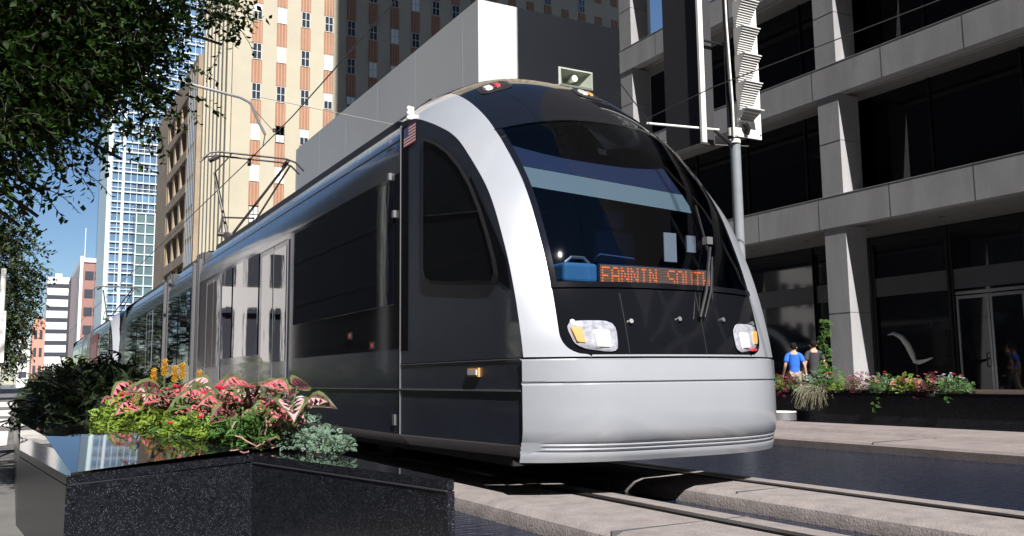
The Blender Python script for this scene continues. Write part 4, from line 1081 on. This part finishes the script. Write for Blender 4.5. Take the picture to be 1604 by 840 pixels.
# far planter
def far_planter():
    r = thing('black_planter', (12.9, 10, 0), 'long low black stone planter on the far side of the pool', 'planter')
    bevel(MB().box(12.3, 13.9, -8, 17, 0, .50).build('wall', granite, r), .01)
    MB().box(12.25, 13.95, -8.05, 17.05, .50, .545).build('coping', polished, r)
    MB().box(12.5, 13.7, 8.4, 16.8, .546, .58).build('soil_bed', soil, r)
far_planter()
kinds = [('begonia', midg, 'green plant with pink and red flowers', redf), ('sweet_potato_vine', lime, 'lime green trailing vine', None), ('coleus', maroon, 'maroon and pink leafy plant', pinkf), ('ivy', blueg, 'grey-green ivy', whitef)]
for k in range(19):
    y = 8.7+k*.255; x = 12.50+.35*((k*.618) % 1); kd = kinds[(k*3+k//4) % 4]
    bush((x, y, .55), .27, .24+.08*((k*.37) % 1), 130, .065, 300+k, kd[1], f'{kd[2]} in the far black planter, {ORD[18-k]} from the left', f'{kd[0]} plants in the far planter', kd[0], flowers=(kd[3], 4, .028) if kd[3] else None, trail=.45 if k in (5, 12, 17) else .12)
for k, y in enumerate((9.25, 9.75, 10.3)):
    caladium((12.6, y, .56), .14, 6, 350+k, [pinkc, edgeg, pinkd, palep], f'small pink caladium standing above the far planter, {ORD[2-k]} from the left', 'pink caladiums in the far planter')
def climber():
    r = thing('climbing_vine', (12.9, 11.5, .55), 'tall thin leafy vine climbing above the far planter beside the storefront column', 'plant'); rnd = random.Random(5)
    s = MB(); l = MB(); p = Vector((12.9, 11.55, .55)); pts = [p.copy()]
    for k in range(14): p = p+Vector((rnd.uniform(-.03, .03), rnd.uniform(-.03, .03), .092)); pts.append(p.copy())
    s.tube(pts, .008, 5); s.build('stem', stemm, r)
    for q in pts:
        for k in range(9):
            a = rnd.uniform(0, 6.28); heart(l, q+Vector((math.cos(a)*.06, math.sin(a)*.06, rnd.uniform(-.04, .04)))*1, Vector((math.cos(a), math.sin(a), -.2)), Vector((-.5, -.6, .8)), .07, 0, 0)
    for k in range(120):
        a = rnd.uniform(0, 6.28); rr = rnd.random()*.28; heart(l, Vector((12.85+math.cos(a)*rr, 11.45+math.sin(a)*rr, .62+.42*rnd.random()*(1-rr))), Vector((math.cos(a), math.sin(a), 0)), Vector((-.5, -.6, .8)), .07, 0, 0)
    l.build('leaves', midg, r)
climber()
def wispy():
    r = thing('wispy_plant', (12.3, 11.3, .5), 'wispy grey-brown twiggy plant spilling down the front of the far planter', 'plant'); rnd = random.Random(6); s = MB()
    for k in range(110):
        p = Vector((12.4, 11.3+rnd.uniform(-.15, .15), .6)); d = Vector((rnd.uniform(-1, -.1), rnd.uniform(-1, 1), rnd.uniform(-.1, 1))).normalized(); pts = [p]
        for q in range(7): d = (d+Vector((rnd.uniform(-.15, .15), rnd.uniform(-.15, .15), -.32))).normalized(); p = p+d*.065; p = Vector((min(p.x, 12.22) if p.z < .54 else p.x, p.y, max(p.z, .12))); pts.append(p)
        s.tube(pts, .0035, 3)
    s.build('twigs', mat('wisp', (.16, .15, .10), .8), r)
wispy()
r = thing('metal_bollard', (11.95, 11.75, 0), 'short round brushed metal drum on the pool kerb just right of the tram', 'drum')
MB().tube([(11.95, 11.75, .06), (11.95, 11.75, .20)], .25, 28).build('body', alu, r, smooth=True)
MB().tube([(11.95, 11.75, .20), (11.95, 11.75, .215)], [.255, .25], 28).build('rim', white_paint, r, smooth=True)
# post at the left edge
r = thing('sign_post', (-.17, 12, 0), 'slim white post with a narrow plate at the left edge of the photo', 'post')
MB().tube([(-.17, 12, 0), (-.17, 12, 2.2)], .03, 10).build('post', white_paint, r, smooth=True)
MB().box(-.36, -.12, 11.93, 11.95, 1.1, 1.7).build('plate', white_paint, r)

# ------------------------------------------------------------------ people
def skinned(name, verts, edges, radii, m, parent, sub=2, root=0):
    me = bpy.data.meshes.new(name); me.from_pydata(verts, edges, []); o = bpy.data.objects.new(name, me); C.objects.link(o)
    o.modifiers.new('skin', 'SKIN'); sv = me.skin_vertices[0].data if me.skin_vertices else None
    if sv is None:
        me.attributes; 
    for i, r_ in enumerate(radii):
        rr = r_ if isinstance(r_, tuple) else (r_, r_); me.skin_vertices[0].data[i].radius = rr
    me.skin_vertices[0].data[root].use_root = True
    s = o.modifiers.new('sub', 'SUBSURF'); s.levels = sub; s.render_levels = sub
    dg = bpy.context.evaluated_depsgraph_get(); dg.update(); ev = o.evaluated_get(dg)
    nm = bpy.data.meshes.new_from_object(ev); bpy.data.objects.remove(o)
    nm.materials.clear(); nm.materials.append(m)
    for p in nm.polygons: p.use_smooth = True; p.material_index = 0
    o = bpy.data.objects.new(name, nm); C.objects.link(o); o.parent = parent
    return o
def person(loc, rz, h, shirt, pants, hair, label, stride=1, seed=0):
    r = thing('person', loc, label, 'person', 'people walking on the far sidewalk'); r.rotation_euler.z = rz
    k = h/1.75
    V = lambda *p: tuple(c*k for c in p)
    skin = mat('skin', (.42, .24, .16), .55)
    # local: faces +Y
    st = .16*stride
    P = {'pel': V(0, 0, .95), 'bel': V(0, .0, 1.10), 'che': V(0, .0, 1.30), 'nb': V(0, -.01, 1.46), 'nk': V(0, .01, 1.54), 'hd': V(0, .02, 1.63), 'top': V(0, .015, 1.70),
         'shl': V(-.17, 0, 1.42), 'ell': V(-.25, -.05, 1.13), 'wrl': V(-.28, .10, .90), 'hal': V(-.285, .13, .82),
         'shr': V(.17, 0, 1.42), 'elr': V(.25, -.10, 1.14), 'wrr': V(.28, -.10, .89), 'har': V(.285, -.09, .81),
         'hil': V(-.09, 0, .90), 'knl': V(-.10, st*.7, .50), 'anl': V(-.10, st*.9, .09), 'tol': V(-.11, st*.9+.16, .04),
         'hir': V(.09, 0, .90), 'knr': V(.10, -st*.2, .50), 'anr': V(.10, -st*1.6, .12), 'tor': V(.11, -st*1.6+.15, .04)}
    ks = list(P); E_ = [('pel', 'bel'), ('bel', 'che'), ('che', 'nb'), ('nb', 'nk'), ('nk', 'hd'), ('hd', 'top'), ('nb', 'shl'), ('shl', 'ell'), ('ell', 'wrl'), ('wrl', 'hal'), ('nb', 'shr'), ('shr', 'elr'), ('elr', 'wrr'), ('wrr', 'har'),
         ('pel', 'hil'), ('hil', 'knl'), ('knl', 'anl'), ('anl', 'tol'), ('pel', 'hir'), ('hir', 'knr'), ('knr', 'anr'), ('anr', 'tor')]
    rad = {'pel': (.13, .10), 'bel': (.125, .09), 'che': (.14, .10), 'nb': .07, 'nk': .05, 'hd': (.078, .095), 'top': (.055, .07), 'shl': .055, 'shr': .055, 'ell': .042, 'elr': .042, 'wrl': .028, 'wrr': .028, 'hal': (.03, .02), 'har': (.03, .02),
           'hil': .085, 'hir': .085, 'knl': .058, 'knr': .058, 'anl': .038, 'anr': .038, 'tol': .03, 'tor': .03}
    sc = lambda q, f=1, a=0: tuple((c*f+a)*k for c in (q if isinstance(q, tuple) else (q, q)))
    body = skinned('body', [P[i] for i in ks], [(ks.index(a), ks.index(b)) for a, b in E_], [sc(rad[i]) for i in ks], skin, r)
    def sub(name, keys, extra, f, a, m, root):
        kk = list(keys)+list(extra); pos = {**P, **extra}; ee = [(x, y) for x, y in E_ if x in kk and y in kk]+[tuple(e) for e in extra_edges]
        rr = [sc(rad.get(i, radx.get(i)), f, a) for i in kk]
        return skinned(name, [pos[i] for i in kk], [(kk.index(x), kk.index(y)) for x, y in ee], rr, m, r, root=kk.index(root))
    # shirt with short sleeves
    mid = lambda a, b, t: tuple(P[a][i]*(1-t)+P[b][i]*t for i in range(3))
    extra_edges = [('shl', 'sl'), ('shr', 'sr'), ('pel', 'hem'), ('nb', 'col')]; radx = {'sl': .060, 'sr': .060, 'hem': (.14, .11), 'col': .05}
    sub('shirt', ['pel', 'bel', 'che', 'nb', 'shl', 'shr'], {'sl': mid('shl', 'ell', .75), 'sr': mid('shr', 'elr', .75), 'hem': V(0, 0, .84), 'col': V(0, -.006, 1.505)}, 1.06, .016, shirt, 'che')
    extra_edges = []; radx = {}
    sub('trousers', ['pel', 'hil', 'knl', 'anl', 'hir', 'knr', 'anr'], {}, 1.04, .012, pants, 'pel')
    for s_ in ('l', 'r'):
        a, b = P['an'+s_], P['to'+s_]
        skinned('shoe', [(a[0], a[1]-.05*k, .05*k if s_ == 'l' else .08*k), b], [(0, 1)], [(.045*k, .05*k), (.045*k, .04*k)], mat('shoe', (.03, .03, .03), .6), r)
    # hair cap covers crown and the back of the head
    skinned('hair', [V(0, -.035, 1.575), V(0, -.035, 1.64), V(0, -.012, 1.70), V(0, .03, 1.735)], [(0, 1), (1, 2), (2, 3)], [sc((.062, .05)), sc((.086, .080)), sc((.09, .095)), sc((.065, .055))], hair, r)
    # face and hands
    f = MB(); f.tube([V(0, .105, 1.65), V(0, .135, 1.615), V(0, .108, 1.60)], [.008*k, .016*k, .012*k], 6); f.build('nose', skin, body, smooth=True).location = (0, 0, 0)
    for s_ in (-1, 1):
        MB().tube([V(s_*.078, .01, 1.62), V(s_*.092, .0, 1.625)], [.022*k, .018*k], 8).build('ear', skin, body, smooth=True)
        MB().tube([V(s_*.032, .095, 1.645), V(s_*.032, .112, 1.645)], [.012*k, .008*k], 8).build('eye', mat('eye_dark', (.03, .02, .02), .3), body, smooth=True)
    MB().tube([V(-.028, .106, 1.575), V(0, .116, 1.572), V(.028, .106, 1.575)], .006*k, 5).build('mouth', mat('lip', (.30, .12, .10), .6), body, smooth=True)
    for s_, hn, wn in ((-1, 'hal', 'wrl'), (1, 'har', 'wrr')):
        hp = Vector(P[hn]); d = (hp-Vector(P[wn])).normalized()
        for q in range(4):
            a = hp+Vector((0, (-.024+.016*q)*k, -.01)); L_ = (.062, .072, .068, .052)[q]*k
            MB().tube([a, a+d*L_*.5, a+(d+Vector((-s_*.35, .1, 0)))*L_], [.009*k, .0085*k, .006*k], 6).build('finger', skin, body, smooth=True)
        a = hp+Vector((0, .028*k, .03*k)); MB().tube([a, a+(d+Vector((0, .8, 0)))*.03*k, a+(d+Vector((0, .5, 0)))*.05*k], [.011*k, .010*k, .007*k], 6).build('thumb', skin, body, smooth=True)
    return r
hairm = mat('dark_hair', (.010, .008, .007), .85, spec=.2, bump=.6, bscale=120)
person((17.3, 16.5, 0), R(-35), 1.66, mat('royal_blue_shirt', (.02, .13, .62), .8, var=.12, scale=9), mat('khaki_trousers', (.30, .24, .18), .8), hairm, 'man in a royal blue T-shirt walking along the far sidewalk', 1)
person((17.85, 16.35, 0), R(-30), 1.72, mat('charcoal_shirt', (.035, .035, .042), .8, var=.12, scale=9), mat('dark_trousers', (.03, .03, .035), .8), hairm, 'man in a charcoal T-shirt walking on the right of the blue-shirted man', -1)
